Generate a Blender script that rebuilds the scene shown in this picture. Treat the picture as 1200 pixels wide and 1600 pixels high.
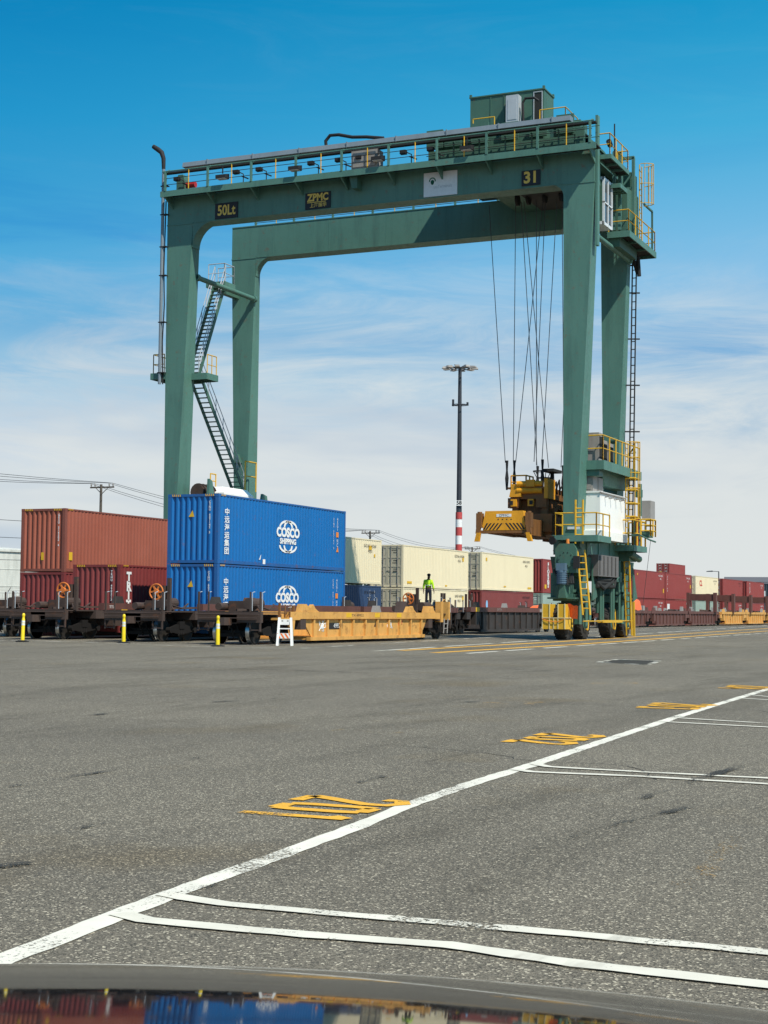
import bpy, bmesh, math, random
from mathutils import Vector, Matrix
R = math.radians
random.seed(7)
for o in list(bpy.data.objects): bpy.data.objects.remove(o)
S = bpy.context.scene
COL = S.collection

# ------------------------------------------------------------ camera (world X runs along the tracks, Y away from the yard, Z up)
YAW, PITCH, ROLL, EYE = R(24.154), R(3.5484), R(0.6), 1.326
fw = Vector((math.cos(YAW)*math.cos(PITCH), math.sin(YAW)*math.cos(PITCH), math.sin(PITCH)))
rt = Vector((math.sin(YAW), -math.cos(YAW), 0)); up = rt.cross(fw)
rt2 = math.cos(ROLL)*rt + math.sin(ROLL)*up; up2 = -math.sin(ROLL)*rt + math.cos(ROLL)*up
cd = bpy.data.cameras.new('camera'); cam = bpy.data.objects.new('camera', cd); COL.objects.link(cam)
cam.matrix_world = Matrix(((rt2.x, up2.x, -fw.x, 0), (rt2.y, up2.y, -fw.y, 0), (rt2.z, up2.z, -fw.z, EYE), (0, 0, 0, 1)))
cd.sensor_fit = 'VERTICAL'; cd.sensor_height = 36; cd.sensor_width = 27; cd.lens = 2474.6/1600*36
cd.clip_start = 0.05; cd.clip_end = 9000
S.camera = cam

# ------------------------------------------------------------ sky, sun, exposure
SUNV = Vector((-0.37, -0.69, 1.0)).normalized()          # towards the sun
W = bpy.data.worlds.new("World"); S.world = W; W.use_nodes = True
nt = W.node_tree; nt.nodes.clear()
def N(t, **k):
    n = nt.nodes.new(t)
    for a, b in k.items(): setattr(n, a, b)
    return n
def math_(op, a, b=None, clamp=False):
    n = N('ShaderNodeMath', operation=op, use_clamp=clamp)
    for i, x in enumerate((a, b)):
        if x is None: continue
        if isinstance(x, (int, float)): n.inputs[i].default_value = x
        else: nt.links.new(x, n.inputs[i])
    return n.outputs[0]
sky = N('ShaderNodeTexSky', sky_type='NISHITA', sun_disc=False)
sky.sun_elevation = math.asin(SUNV.z); sky.sun_rotation = math.atan2(SUNV.x, SUNV.y) % (2*math.pi)
sky.air_density = 1.0; sky.dust_density = 0.4; sky.ozone_density = 2.0
tc = N('ShaderNodeTexCoord'); sep = N('ShaderNodeSeparateXYZ'); nt.links.new(tc.outputs['Generated'], sep.inputs[0])
ramp = N('ShaderNodeValToRGB'); nt.links.new(sep.outputs['Z'], ramp.inputs['Fac'])
SKY_RAMP = [(0.0, (.84, .87, .98)), (0.022, (.77, .76, .92)), (0.06, (.84, .74, .77)), (0.10, (.90, .78, .78)), (0.140, (.92, .88, .83)), (0.170, (.66, .80, .84)), (0.205, (.64, .92, .95)), (0.295, (.19, .93, 1.0)), (0.365, (.045, .86, .98)), (0.7, (.20, .70, .90))]
cr = ramp.color_ramp
while len(cr.elements) < len(SKY_RAMP): cr.elements.new(0.5)
for e, (p, c) in zip(cr.elements, SKY_RAMP): e.position = p; e.color = (*c, 1)
mul = N('ShaderNodeMix', data_type='RGBA', blend_type='MULTIPLY'); mul.inputs['Factor'].default_value = 1
nt.links.new(sky.outputs[0], mul.inputs['A']); nt.links.new(ramp.outputs[0], mul.inputs['B'])
def noise(scale, loc, mscale, detail, rough, dist=0.0):
    mp = N('ShaderNodeMapping'); nt.links.new(tc.outputs['Generated'], mp.inputs[0])
    mp.inputs['Location'].default_value = loc; mp.inputs['Scale'].default_value = mscale
    n = N('ShaderNodeTexNoise'); nt.links.new(mp.outputs[0], n.inputs['Vector'])
    n.inputs['Scale'].default_value = scale; n.inputs['Detail'].default_value = detail
    n.inputs['Roughness'].default_value = rough; n.inputs['Distortion'].default_value = dist
    return n.outputs['Fac']
def smooth(x, a, b, lo=0.0, hi=1.0):
    m = N('ShaderNodeMapRange', interpolation_type='SMOOTHSTEP'); nt.links.new(x, m.inputs[0])
    for i, v in zip((1, 2, 3, 4), (a, b, lo, hi)): m.inputs[i].default_value = v
    return m.outputs[0]
big = noise(2.2, (3.1, 1.7, 0.35), (1, 1, 5.5), 5, .52, .5)
fine = noise(6.0, (1.3, 0.2, 2.4), (1, 1, 6.0), 10, .68, 1.6)
low = smooth(sep.outputs['Z'], .03, .24, 1.0, 0.0)
cov = math_('ADD', math_('MULTIPLY', big, .62), math_('MULTIPLY', fine, .66))
cov = math_('ADD', cov, math_('MULTIPLY', low, .36))
mask = smooth(cov, .58, .98, 0.0, .9)
mask = math_('MULTIPLY', mask, smooth(sep.outputs['Z'], .13, .25, 1.0, .05))
grey = smooth(noise(3.4, (8.0, 4.0, .9), (1, 1, 6.0), 4, .5), .38, .66)
ccol = N('ShaderNodeMix', data_type='RGBA'); nt.links.new(grey, ccol.inputs['Factor'])
ccol.inputs['A'].default_value = (5.3, 5.6, 5.6, 1); ccol.inputs['B'].default_value = (3.7, 4.4, 5.1, 1)
# deeper blue on the side away from the sun
side = N('ShaderNodeVectorMath', operation='DOT_PRODUCT'); nt.links.new(tc.outputs['Generated'], side.inputs[0]); side.inputs[1].default_value = (math.sin(YAW), -math.cos(YAW), 0)
stint = N('ShaderNodeMix', data_type='RGBA'); nt.links.new(smooth(side.outputs['Value'], -.34, .34), stint.inputs['Factor'])
stint.inputs['A'].default_value = (.30, .78, .90, 1); stint.inputs['B'].default_value = (1.35, 1.22, 1.16, 1)
smul = N('ShaderNodeMix', data_type='RGBA', blend_type='MULTIPLY'); nt.links.new(smooth(sep.outputs['Z'], .09, .24), smul.inputs['Factor']); nt.links.new(mul.outputs['Result'], smul.inputs['A']); nt.links.new(stint.outputs['Result'], smul.inputs['B'])
mul = smul
gap = smooth(noise(2.6, (5.2, 0.4, 1.9), (1, 1, 7.5), 6, .6, .8), .47, .70)
gap = math_('MULTIPLY', gap, smooth(sep.outputs['Z'], .075, .13)); gap = math_('MULTIPLY', gap, smooth(sep.outputs['Z'], .20, .30, .75, .15))
blue = N('ShaderNodeMix', data_type='RGBA', blend_type='MULTIPLY'); nt.links.new(gap, blue.inputs['Factor']); nt.links.new(mul.outputs['Result'], blue.inputs['A']); blue.inputs['B'].default_value = (.52, .78, .96, 1)
cmix = N('ShaderNodeMix', data_type='RGBA')
nt.links.new(mask, cmix.inputs['Factor']); nt.links.new(blue.outputs['Result'], cmix.inputs['A']); nt.links.new(ccol.outputs['Result'], cmix.inputs['B'])
bg = N('ShaderNodeBackground'); bg.inputs['Strength'].default_value = 0.12
nt.links.new(cmix.outputs['Result'], bg.inputs[0])
wo = N('ShaderNodeOutputWorld'); nt.links.new(bg.outputs[0], wo.inputs[0])
ld = bpy.data.lights.new('sun', 'SUN'); ld.energy = 4.7; ld.angle = R(0.5); ld.color = (1, .94, .83)
sun = bpy.data.objects.new('sun', ld); COL.objects.link(sun); sun.location = (0, 0, 80)
sun.rotation_euler = SUNV.to_track_quat('Z', 'Y').to_euler()
S.view_settings.view_transform = 'Standard'; S.view_settings.look = 'None'
S.view_settings.exposure = 0.2; S.view_settings.gamma = 1

# ------------------------------------------------------------ materials
def new_mat(name):
    m = bpy.data.materials.new(name); m.use_nodes = True
    return m, m.node_tree, m.node_tree.nodes['Principled BSDF']
def _noise(t, coord, scale, detail=4, rough=.55, mscale=None):
    n = t.nodes.new('ShaderNodeTexNoise'); n.inputs['Scale'].default_value = scale; n.inputs['Detail'].default_value = detail
    n.inputs['Roughness'].default_value = rough
    if mscale:
        mp = t.nodes.new('ShaderNodeMapping'); mp.inputs['Scale'].default_value = mscale
        t.links.new(coord, mp.inputs[0]); coord = mp.outputs[0]
    t.links.new(coord, n.inputs['Vector']); return n.outputs['Fac']
def _range(t, x, a, b, lo=0., hi=1.):
    m = t.nodes.new('ShaderNodeMapRange'); t.links.new(x, m.inputs[0])
    for i, v in zip((1, 2, 3, 4), (a, b, lo, hi)): m.inputs[i].default_value = v
    return m.outputs[0]
def _mix(t, f, a, b):
    m = t.nodes.new('ShaderNodeMix'); m.data_type = 'RGBA'
    for k, x in (('Factor', f), ('A', a), ('B', b)):
        if isinstance(x, (int, float)): m.inputs[k].default_value = x
        elif isinstance(x, tuple): m.inputs[k].default_value = (*x, 1)
        else: t.links.new(x, m.inputs[k])
    return m.outputs['Result']
def paint(name, col, rough=.5, fade=.12, dirt=.25, dirtcol=(.05, .04, .03), rust=0., scale=.6, metal=0., spec=.4, rustcol=(.16, .06, .025)):
    """weathered paint: slow fading, vertical run-off streaks, rust spots"""
    m, t, p = new_mat(name)
    c = t.nodes.new('ShaderNodeTexCoord').outputs['Object']
    base = _mix(t, _range(t, _noise(t, c, scale, 5), .3, .72, 0, fade*2.2), col, tuple(min(1, x*1.25+.03) for x in col))
    st = _noise(t, c, 1.6, 6, .65, (1, 1, .13))
    out = _mix(t, _range(t, st, .48, .78, 0, dirt), base, dirtcol)
    out = _mix(t, _range(t, _noise(t, c, 9, 6, .7), .56, .8, 0, dirt*.8), out, dirtcol)
    if rust: out = _mix(t, _range(t, _noise(t, c, 2.6, 9, .72), .60-.14*rust, .72, 0, min(1, .55+rust)), out, rustcol)
    t.links.new(out, p.inputs['Base Color'])
    t.links.new(_range(t, _noise(t, c, 5, 4), .3, .7, rough-.08, rough+.12), p.inputs['Roughness'])
    p.inputs['Metallic'].default_value = metal; p.inputs['Specular IOR Level'].default_value = spec
    b = t.nodes.new('ShaderNodeBump'); b.inputs['Strength'].default_value = .35; b.inputs['Distance'].default_value = .02      # dents and oil-canning
    t.links.new(_noise(t, c, 1.7, 3, .5), b.inputs['Height']); t.links.new(b.outputs[0], p.inputs['Normal'])
    return m
def plain(name, col, rough=.6, metal=0., spec=.4):
    m, t, p = new_mat(name)
    c = t.nodes.new('ShaderNodeTexCoord').outputs['Object']
    t.links.new(_mix(t, _range(t, _noise(t, c, 7, 5), .3, .75, 0, .35), col, tuple(x*.7 for x in col)), p.inputs['Base Color'])
    p.inputs['Roughness'].default_value = rough; p.inputs['Metallic'].default_value = metal
    p.inputs['Specular IOR Level'].default_value = spec
    return m
M = {}
M['green'] = paint('crane_green_paint', (.074, .178, .140), .5, .16, .42, (.022, .040, .040), .10, .25)
M['green_d'] = paint('machinery_green_paint', (.05, .125, .09), .55, .12, .35, (.025, .03, .027), .1, .8)
M['yellow'] = paint('safety_yellow_paint', (.62, .36, .02), .5, .1, .2, (.1, .06, .02), .08, 2)
M['spread'] = paint('spreader_yellow_paint', (.72, .32, .010), .5, .12, .35, (.07, .035, .012), .12, 1.2)
M['spread_d'] = paint('spreader_grimy_paint', (.20, .085, .022), .6, .12, .75, (.028, .018, .012), .55, 1.4)
M['white'] = paint('white_enclosure_paint', (.86, .85, .80), .45, .05, .10, (.3, .25, .18), .03, 1)
M['grey'] = paint('grey_cabinet_paint', (.27, .25, .23), .55, .1, .3, (.08, .07, .06), .05, 1)
M['lgrey'] = paint('light_grey_tray', (.40, .43, .46), .4, .1, .25, (.15, .14, .13), .0, .6)
M['tray'] = paint('galvanised_tray', (.17, .21, .24), .45, .1, .3, (.08, .09, .09), .0, .6)
M['cabinet'] = paint('dark_grey_cabinet_paint', (.13, .12, .115), .55, .1, .3, (.05, .045, .04), .05, 1)
M['bogie'] = plain('oily_black_steel', (.013, .011, .010), .8, 0, .2)
M['edge'] = plain('pale_worn_edge_strip', (.60, .52, .28), .6)
M['black'] = plain('black_rubber', (.018, .018, .019), .75)
M['dark'] = plain('dark_grating', (.035, .036, .035), .85, 0, .12)
M['tyre'] = plain('tyre_rubber', (.028, .026, .023), .85)
M['steel'] = plain('worn_steel', (.32, .31, .30), .35, .9)
M['wire'] = plain('wire_rope', (.10, .10, .10), .5, .6)
M['red'] = plain('red_buffer', (.42, .02, .02), .5)
M['bluemotor'] = paint('blue_motor_paint', (.085, .145, .20), .5, .1, .3, scale=2)
M['flag'] = plain('orange_cloth', (.85, .16, .05), .8)
M['signblack'] = plain('black_sign_plate', (.012, .013, .018), .5)
M['signtext'] = plain('ochre_sign_lettering', (.68, .47, .10), .6)
M['signwhite'] = plain('white_sign_plate', (.66, .70, .72), .5)
M['greentext'] = plain('green_emblem', (.01, .14, .08), .6)
M['greytext'] = plain('grey_lettering', (.36, .42, .45), .6)
M['glass'] = plain('cab_glass', (.02, .03, .035), .08, 0, .6)
M['lens'] = plain('lamp_lens', (.75, .75, .72), .3)
M['decal'] = plain('white_lettering', (.80, .80, .78), .6)
M['decal_y'] = plain('yellow_label', (.72, .42, .02), .6)
M['decal_k'] = plain('black_lettering', (.02, .02, .02), .7)
M['decal_o'] = plain('orange_label', (.75, .24, .04), .6)
M['decal_b'] = plain('pale_blue_label', (.25, .48, .72), .6)
M['decal_r'] = plain('red_label', (.65, .06, .04), .6)
M['c_blue'] = paint('blue_container_paint', (.004, .128, .38), .42, .04, .16, (.02, .05, .09), .05, .5)
M['c_blue_frame'] = paint('blue_container_frame_paint', (.012, .10, .30), .5, .1, .35, (.06, .05, .04), .32, 1.2)
M['c_orange'] = paint('faded_red_container_paint', (.30, .080, .045), .6, .16, .18, (.12, .04, .03), .0, .5)
M['c_orange_frame'] = paint('faded_red_frame_paint', (.20, .06, .04), .6, .16, .4, (.06, .03, .025), .2, 1)
M['c_maroon'] = paint('maroon_container_paint', (.19, .032, .03), .5, .1, .16, (.06, .02, .018), .0, .5)
M['c_wine'] = paint('wine_container_paint', (.19, .038, .034), .5, .1, .16, (.05, .016, .018), .0, .5)
M['c_red'] = paint('red_container_paint', (.25, .04, .034), .5, .1, .15, (.09, .025, .02), .02, .4)
M['c_cream'] = paint('cream_container_paint', (.74, .64, .43), .5, .06, .10, (.42, .34, .2), .0, .5)
M['c_creamdoor'] = paint('grubby_cream_paint', (.46, .42, .31), .55, .1, .3, (.2, .17, .12), .05, 1.2)
M['c_navy'] = paint('navy_container_paint', (.022, .05, .115), .5, .08, .15, (.03, .03, .04), .0, .5)
M['c_slate'] = paint('slate_container_paint', (.05, .07, .085), .5, .08, .15, (.03, .03, .03), .0, .5)
M['c_pale'] = paint('pale_green_container_paint', (.28, .36, .31), .5, .1, .2, (.12, .13, .1), .0, .5)
M['car_yel'] = paint('ochre_railcar_paint', (.60, .31, .075), .6, .16, .48, (.10, .05, .022), .34, 1.2)
M['car_brn'] = paint('brown_railcar_paint', (.115, .045, .035), .65, .16, .4, (.03, .02, .017), .25, 1.0)
M['car_shade'] = paint('grimy_shaded_railcar_paint', (.030, .024, .021), .7, .2, .5, (.012, .011, .01), .12, 1.0)  # grime, plus the shade under the overhanging top chord put into the colour
M['car_end'] = paint('sooty_brown_railcar_paint', (.055, .034, .026), .7, .2, .5, (.02, .016, .013), .22, 1.4)
M['wheel'] = plain('railway_wheel_steel', (.028, .025, .023), .6, .3)
M['tread'] = plain('polished_wheel_tread', (.55, .55, .54), .28, .95)
M['brakewheel'] = paint('orange_brake_wheel_paint', (.62, .17, .03), .55, .1, .25, (.1, .05, .03), .1, 3)
M['bollard'] = plain('yellow_plastic_post', (.85, .62, .015), .45)
M['reflect'] = plain('white_reflective_band', (.75, .76, .72), .35)
M['orange'] = plain('orange_reflective_sheeting', (.80, .17, .03), .5)
M['plastic'] = plain('white_barricade_plastic', (.80, .80, .76), .5)
M['mast'] = paint('dark_mast_steel', (.035, .04, .05), .5, .1, .2, scale=.3, metal=.2)
M['mastred'] = plain('red_mast_band', (.50, .07, .065), .6)
M['mastwhite'] = plain('white_mast_band', (.80, .80, .78), .6)
M['wood'] = paint('creosoted_pole_wood', (.085, .07, .055), .85, .2, .3, scale=3)
M['concrete'] = paint('stained_white_tank', (.55, .55, .50), .8, .1, .55, (.20, .21, .18), .0, .4)
M['skin'] = plain('skin', (.10, .05, .033), .6)
M['hivis'] = plain('hi_vis_yellow_cloth', (.52, .85, .02), .8)
M['hivis_g'] = plain('lime_green_cloth', (.10, .42, .03), .8)
M['trouser'] = plain('dark_navy_cloth', (.014, .017, .028), .85)
M['cap'] = plain('black_cap_cloth', (.012, .012, .013), .85)
M['building'] = paint('grey_house_wall', (.24, .26, .28), .8, .1, .2, scale=.1)
M['roofing'] = plain('grey_roofing', (.12, .12, .13), .9)

# ------------------------------------------------------------ mesh helper
ORG = {}
class MB:
    def __init__(s): s.v = []; s.f = []; s.m = []
    def add(s, vs, fs, m=0):
        k = len(s.v); s.v += [tuple(x) for x in vs]; s.f += [[i+k for i in f] for f in fs]; s.m += [m]*len(fs); return s
    def hexa(s, p, m=0): return s.add(p, [(3, 2, 1, 0), (4, 5, 6, 7), (0, 1, 5, 4), (1, 2, 6, 5), (2, 3, 7, 6), (3, 0, 4, 7)], m)
    def box(s, x0, x1, y0, y1, z0, z1, m=0):
        return s.hexa([(x0, y0, z0), (x1, y0, z0), (x1, y1, z0), (x0, y1, z0), (x0, y0, z1), (x1, y0, z1), (x1, y1, z1), (x0, y1, z1)], m)
    def bar(s, a, b, w, h=None, m=0, upv=(0, 0, 1)):
        a, b = Vector(a), Vector(b); h = h or w; d = (b-a).normalized(); u = Vector(upv)
        if abs(d.dot(u)) > .98: u = Vector((1, 0, 0))
        r = d.cross(u).normalized(); u = r.cross(d).normalized(); r *= w/2; u *= h/2
        return s.hexa([a-r-u, a+r-u, a+r+u, a-r+u, b-r-u, b+r-u, b+r+u, b-r+u], m)
    def tube(s, pts, r, n=8, m=0, caps=True):
        pts = [Vector(p) for p in pts]; rs = r if isinstance(r, (list, tuple)) else [r]*len(pts)
        ring = []; prev = None
        for i, p in enumerate(pts):
            d = (pts[min(i+1, len(pts)-1)]-pts[max(i-1, 0)]).normalized()
            if prev is None:
                a = Vector((0, 0, 1)) if abs(d.z) < .9 else Vector((1, 0, 0)); prev = d.cross(a).normalized()
            u = (prev-d*prev.dot(d)).normalized(); w = d.cross(u); prev = u
            ring.append([p+rs[i]*(math.cos(2*math.pi*k/n)*u+math.sin(2*math.pi*k/n)*w) for k in range(n)])
        vs = [q for rg in ring for q in rg]; fs = []
        for i in range(len(pts)-1):
            for k in range(n): fs.append((i*n+k, i*n+(k+1) % n, (i+1)*n+(k+1) % n, (i+1)*n+k))
        if caps: fs += [tuple(reversed(range(n))), tuple(range((len(pts)-1)*n, len(pts)*n))]
        return s.add(vs, fs, m)
    def lathe(s, prof, o, axis, n=24, m=0, closed=False):
        o = Vector(o); ax = Vector(axis).normalized(); a = Vector((0, 0, 1)) if abs(ax.z) < .9 else Vector((1, 0, 0))
        u = ax.cross(a).normalized(); w = ax.cross(u); k = len(prof)
        vs = [o+ax*t+r*(math.cos(2*math.pi*i/n)*u+math.sin(2*math.pi*i/n)*w) for i in range(n) for r, t in prof]
        fs = []
        for i in range(n):
            j = (i+1) % n
            for q in range(k if closed else k-1): fs.append((i*k+q, j*k+q, j*k+(q+1) % k, i*k+(q+1) % k))
        if not closed:
            fs.append(tuple(i*k for i in reversed(range(n)))); fs.append(tuple(i*k+k-1 for i in range(n)))
        return s.add(vs, fs, m)
    def prism(s, poly, vec, m=0):
        n = len(poly); vec = Vector(vec); vs = [Vector(p) for p in poly]+[Vector(p)+vec for p in poly]
        return s.add(vs, [tuple(reversed(range(n))), tuple(range(n, 2*n))]+[(i, (i+1) % n, n+(i+1) % n, n+i) for i in range(n)], m)
    def rail(s, pts, h=1.1, gap=1.6, r=.025, m=0, mid=1, close=False):
        pts = [Vector(p) for p in pts]; U = Vector((0, 0, 1))
        for a, b in zip(pts, pts[1:]):
            s.tube([a+U*h, b+U*h], r, 6, m)
            for q in range(mid): s.tube([a+U*h*(q+1)/(mid+1), b+U*h*(q+1)/(mid+1)], r*.8, 5, m)
            n = max(1, round((b-a).length/gap))
            for i in range(n+1):
                p = a+(b-a)*i/n; s.tube([p, p+U*h], r, 6, m)
        return s
    def ladder(s, a, b, wd, r=.03, step=.3, m=0):
        a, b, wd = Vector(a), Vector(b), Vector(wd); n = max(2, int((b-a).length/step))
        s.tube([a-wd/2, b-wd/2], r, 6, m); s.tube([a+wd/2, b+wd/2], r, 6, m)
        for i in range(1, n):
            p = a+(b-a)*i/n; s.tube([p-wd/2, p+wd/2], r*.7, 5, m)
        return s
    def build(s, name, mats, parent=None, smooth=False, label=None):
        me = bpy.data.meshes.new(name); og = ORG.get(parent, Vector((0, 0, 0))) if parent else s.org if hasattr(s, 'org') else Vector((0, 0, 0))
        me.from_pydata([Vector(v)-og for v in s.v], [], s.f)
        for mt in (mats if isinstance(mats, (list, tuple)) else [mats]): me.materials.append(mt)
        me.polygons.foreach_set('material_index', s.m)
        bm = bmesh.new(); bm.from_mesh(me); bmesh.ops.recalc_face_normals(bm, faces=bm.faces); bm.to_mesh(me); bm.free()
        if smooth:
            me.polygons.foreach_set('use_smooth', [True]*len(me.polygons)); me.set_sharp_from_angle(angle=R(40))
        o = bpy.data.objects.new(name, me); COL.objects.link(o)
        if parent: o.parent = parent; ORG[o] = og
        else: o.location = og; ORG[o] = og
        if label: o['label'] = label
        return o
def thing(name, label, cat, loc=(0, 0, 0), group=None):
    o = bpy.data.objects.new(name, None); COL.objects.link(o); o.location = loc; o.empty_display_size = .3
    ORG[o] = Vector(loc); o['label'] = label; o['category'] = cat
    if group: o['group'] = group
    return o
def tag(o, label, cat, group=None):
    o['label'] = label; o['category'] = cat
    if group: o['group'] = group
    return o
def struct(o): o['kind'] = 'structure'; return o
def stuff(o): o['kind'] = 'stuff'; return o
def kids(o): return [c for c in bpy.data.objects if c.parent == o]
def copy_tree(o, parent=None, off=(0, 0, 0)):
    c = o.copy(); COL.objects.link(c)
    if parent: c.parent = parent
    else: c.location = o.location+Vector(off)
    for ch in kids(o): copy_tree(ch, c)
    return c
_txt = {}
def text_geo(body, size, bold=0.0):
    key = (body, round(size, 4), bold)
    if key not in _txt:
        cu = bpy.data.curves.new('lettering', 'FONT'); cu.body = body; cu.size = size; cu.align_x = 'CENTER'; cu.align_y = 'CENTER'
        cu.offset = bold; cu.resolution_u = 3
        ob = bpy.data.objects.new('lettering', cu); COL.objects.link(ob)
        dg = bpy.context.evaluated_depsgraph_get(); dg.update()
        me = bpy.data.meshes.new_from_object(ob.evaluated_get(dg))
        _txt[key] = ([tuple(v.co) for v in me.vertices], [tuple(p.vertices) for p in me.polygons])
        bpy.data.objects.remove(ob); bpy.data.curves.remove(cu); bpy.data.meshes.remove(me)
    return _txt[key]
def put_text(mb, body, size, o, xdir, ydir, m=0, bold=0.0, sx=1.0, thick=.004):
    """flat lettering plates a few mm thick, laid on a surface; xdir runs with the reading direction"""
    vs, fs = text_geo(body, size, bold); o, xd, yd = Vector(o), Vector(xdir), Vector(ydir)
    mb.add([o+xd*(x*sx)+yd*y for x, y, z in vs], fs, m)
def put_vertical(mb, body, size, o, ydir, xdir, step, m=0, bold=0., sx=1.):
    o, yd = Vector(o), Vector(ydir)
    for i, ch in enumerate(body):
        if ch != ' ': put_text(mb, ch, size, o-yd*step*i, xdir, ydir, m, bold, sx)
# ------------------------------------------------------------ ground, markings, far setting
def spot(u, v, z=0.0):
    """ground point seen at photograph pixel (u, v)"""
    d = rt2*((u-600)/2474.6)-up2*((v-800)/2474.6)+fw; t = (z-EYE)/d.z
    return Vector((d.x*t, d.y*t, z))
def asphalt():
    m, t, p = new_mat('weathered_asphalt')
    c = t.nodes.new('ShaderNodeTexCoord').outputs['Object']
    v = t.nodes.new('ShaderNodeTexVoronoi'); v.inputs['Scale'].default_value = 105; t.links.new(c, v.inputs['Vector'])
    sepc = t.nodes.new('ShaderNodeSeparateColor'); t.links.new(v.outputs['Color'], sepc.inputs[0])
    v2 = t.nodes.new('ShaderNodeTexVoronoi'); v2.inputs['Scale'].default_value = 210; t.links.new(c, v2.inputs['Vector'])
    sep2 = t.nodes.new('ShaderNodeSeparateColor'); t.links.new(v2.outputs['Color'], sep2.inputs[0])
    grit = _mix(t, _range(t, sepc.outputs[0], 0, 1), (.036, .033, .025), (.252, .219, .160))
    grit = _mix(t, _range(t, sep2.outputs[1], .2, 1, 0, .6), grit, (.29, .25, .183))
    pale = t.nodes.new('ShaderNodeMath'); pale.operation = 'GREATER_THAN'; t.links.new(sepc.outputs[1], pale.inputs[0]); pale.inputs[1].default_value = .93
    grit = _mix(t, _range(t, pale.outputs[0], 0, 1, 0, .8), grit, (.72, .64, .47))
    pit = t.nodes.new('ShaderNodeMath'); pit.operation = 'LESS_THAN'; t.links.new(sep2.outputs[0], pit.inputs[0]); pit.inputs[1].default_value = .13
    grit = _mix(t, _range(t, pit.outputs[0], 0, 1, 0, .75), grit, (.022, .020, .016))
    def wash(x, f, col):                                 # stains and wear tint the stone instead of hiding it
        m_ = t.nodes.new('ShaderNodeMix'); m_.data_type = 'RGBA'; m_.blend_type = 'MULTIPLY'
        t.links.new(f, m_.inputs['Factor']); t.links.new(x, m_.inputs['A']); m_.inputs['B'].default_value = (*col, 1); return m_.outputs['Result']
    out = wash(grit, _range(t, _noise(t, c, .16, 7, .62), .34, .66), (.76, .76, .77))
    out = wash(out, _range(t, _noise(t, c, .5, 6, .62, (.3, 1.7, 1)), .50, .72), (.68, .67, .65))
    out = wash(out, _range(t, _noise(t, c, .31, 6, .6), .56, .76), (1.0, .90, .72))
    out = wash(out, _range(t, _noise(t, c, 1.1, 8, .7, (.16, 2.4, 1)), .63, .72), (.50, .49, .48))
    out = wash(out, _range(t, _noise(t, c, 2.3, 7, .7), .60, .74), (.70, .69, .67))
    t.links.new(out, p.inputs['Base Color'])
    p.inputs['Roughness'].default_value = .82; p.inputs['Specular IOR Level'].default_value = .3
    b = t.nodes.new('ShaderNodeBump'); b.inputs['Strength'].default_value = .55; b.inputs['Distance'].default_value = .006
    h = t.nodes.new('ShaderNodeMath'); h.operation = 'ADD'; t.links.new(v.outputs['Distance'], h.inputs[0]); t.links.new(_noise(t, c, 40, 4), h.inputs[1])
    t.links.new(h.outputs[0], b.inputs['Height']); t.links.new(b.outputs[0], p.inputs['Normal'])
    return m
M['asphalt'] = asphalt()
def road_paint(name, col, wear):
    """road paint, worn through to the asphalt in flakes"""
    m, t, p = new_mat(name)
    c = t.nodes.new('ShaderNodeTexCoord').outputs['Object']
    n = t.nodes.new('ShaderNodeMath'); n.operation = 'ADD'
    t.links.new(_range(t, _noise(t, c, 55, 5, .7), .3, .7, 0, .55), n.inputs[0]); t.links.new(_range(t, _noise(t, c, 1.3, 5, .6), .3, .7, 0, .55), n.inputs[1])
    f = _range(t, n.outputs[0], 1.02-wear, 1.12-wear)
    sk = _noise(t, c, .8, 5, .6, (.3, 2.2, 1))
    t.links.new(_mix(t, _range(t, _noise(t, c, 4, 5), .35, .7, 0, .5), col, tuple(x*.72 for x in col)), p.inputs['Base Color'])
    p.inputs['Roughness'].default_value = .8; p.inputs['Specular IOR Level'].default_value = .25
    g = t.nodes.new('ShaderNodeMath'); g.operation = 'MAXIMUM'; t.links.new(f, g.inputs[0]); t.links.new(_range(t, sk, .60, .70, 0, .5), g.inputs[1])
    tr = t.nodes.new('ShaderNodeBsdfTransparent'); mx = t.nodes.new('ShaderNodeMixShader')      # worn flakes leave holes in the paint film
    t.links.new(g.outputs[0], mx.inputs[0]); t.links.new(p.outputs[0], mx.inputs[1]); t.links.new(tr.outputs[0], mx.inputs[2])
    t.links.new(mx.outputs[0], t.nodes['Material Output'].inputs['Surface'])
    return m
M['line_w'] = road_paint('worn_white_road_paint', (.78, .74, .62), .36)
M['line_bay'] = road_paint('white_bay_line_paint', (.74, .70, .58), .30)
M['line_w2'] = road_paint('faded_white_road_paint', (.66, .63, .53), .52)
M['line_y'] = road_paint('worn_yellow_road_paint', (.80, .42, .045), .30)
M['tyre_mark'] = road_paint('black_tyre_rubber_mark', (.052, .048, .040), .64)
M['line_y3'] = road_paint('almost_gone_yellow_paint', (.40, .25, .09), .84)
M['line_y2'] = road_paint('faded_yellow_road_paint', (.62, .36, .08), .66)
def strip(mb, pts, w, z=.004, wob=.008, step=.12):
    pts = [Vector((p[0], p[1], 0)) for p in pts]; path = []
    for a, b in zip(pts, pts[1:]):
        n = max(1, min(400, int((b-a).length/step)))
        for i in range(n): path.append(a+(b-a)*i/n)
    path.append(pts[-1]); vs = []
    for i, q in enumerate(path):
        d = (path[min(i+1, len(path)-1)]-path[max(i-1, 0)]).normalized(); nrm = Vector((-d.y, d.x, 0))
        for sg in (-1, 1):
            k = q+nrm*sg*(w/2+random.uniform(-wob, wob)); vs.append((k.x, k.y, z))
    mb.add(vs, [(2*i, 2*i+1, 2*i+3, 2*i+2) for i in range(len(path)-1)])
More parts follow.
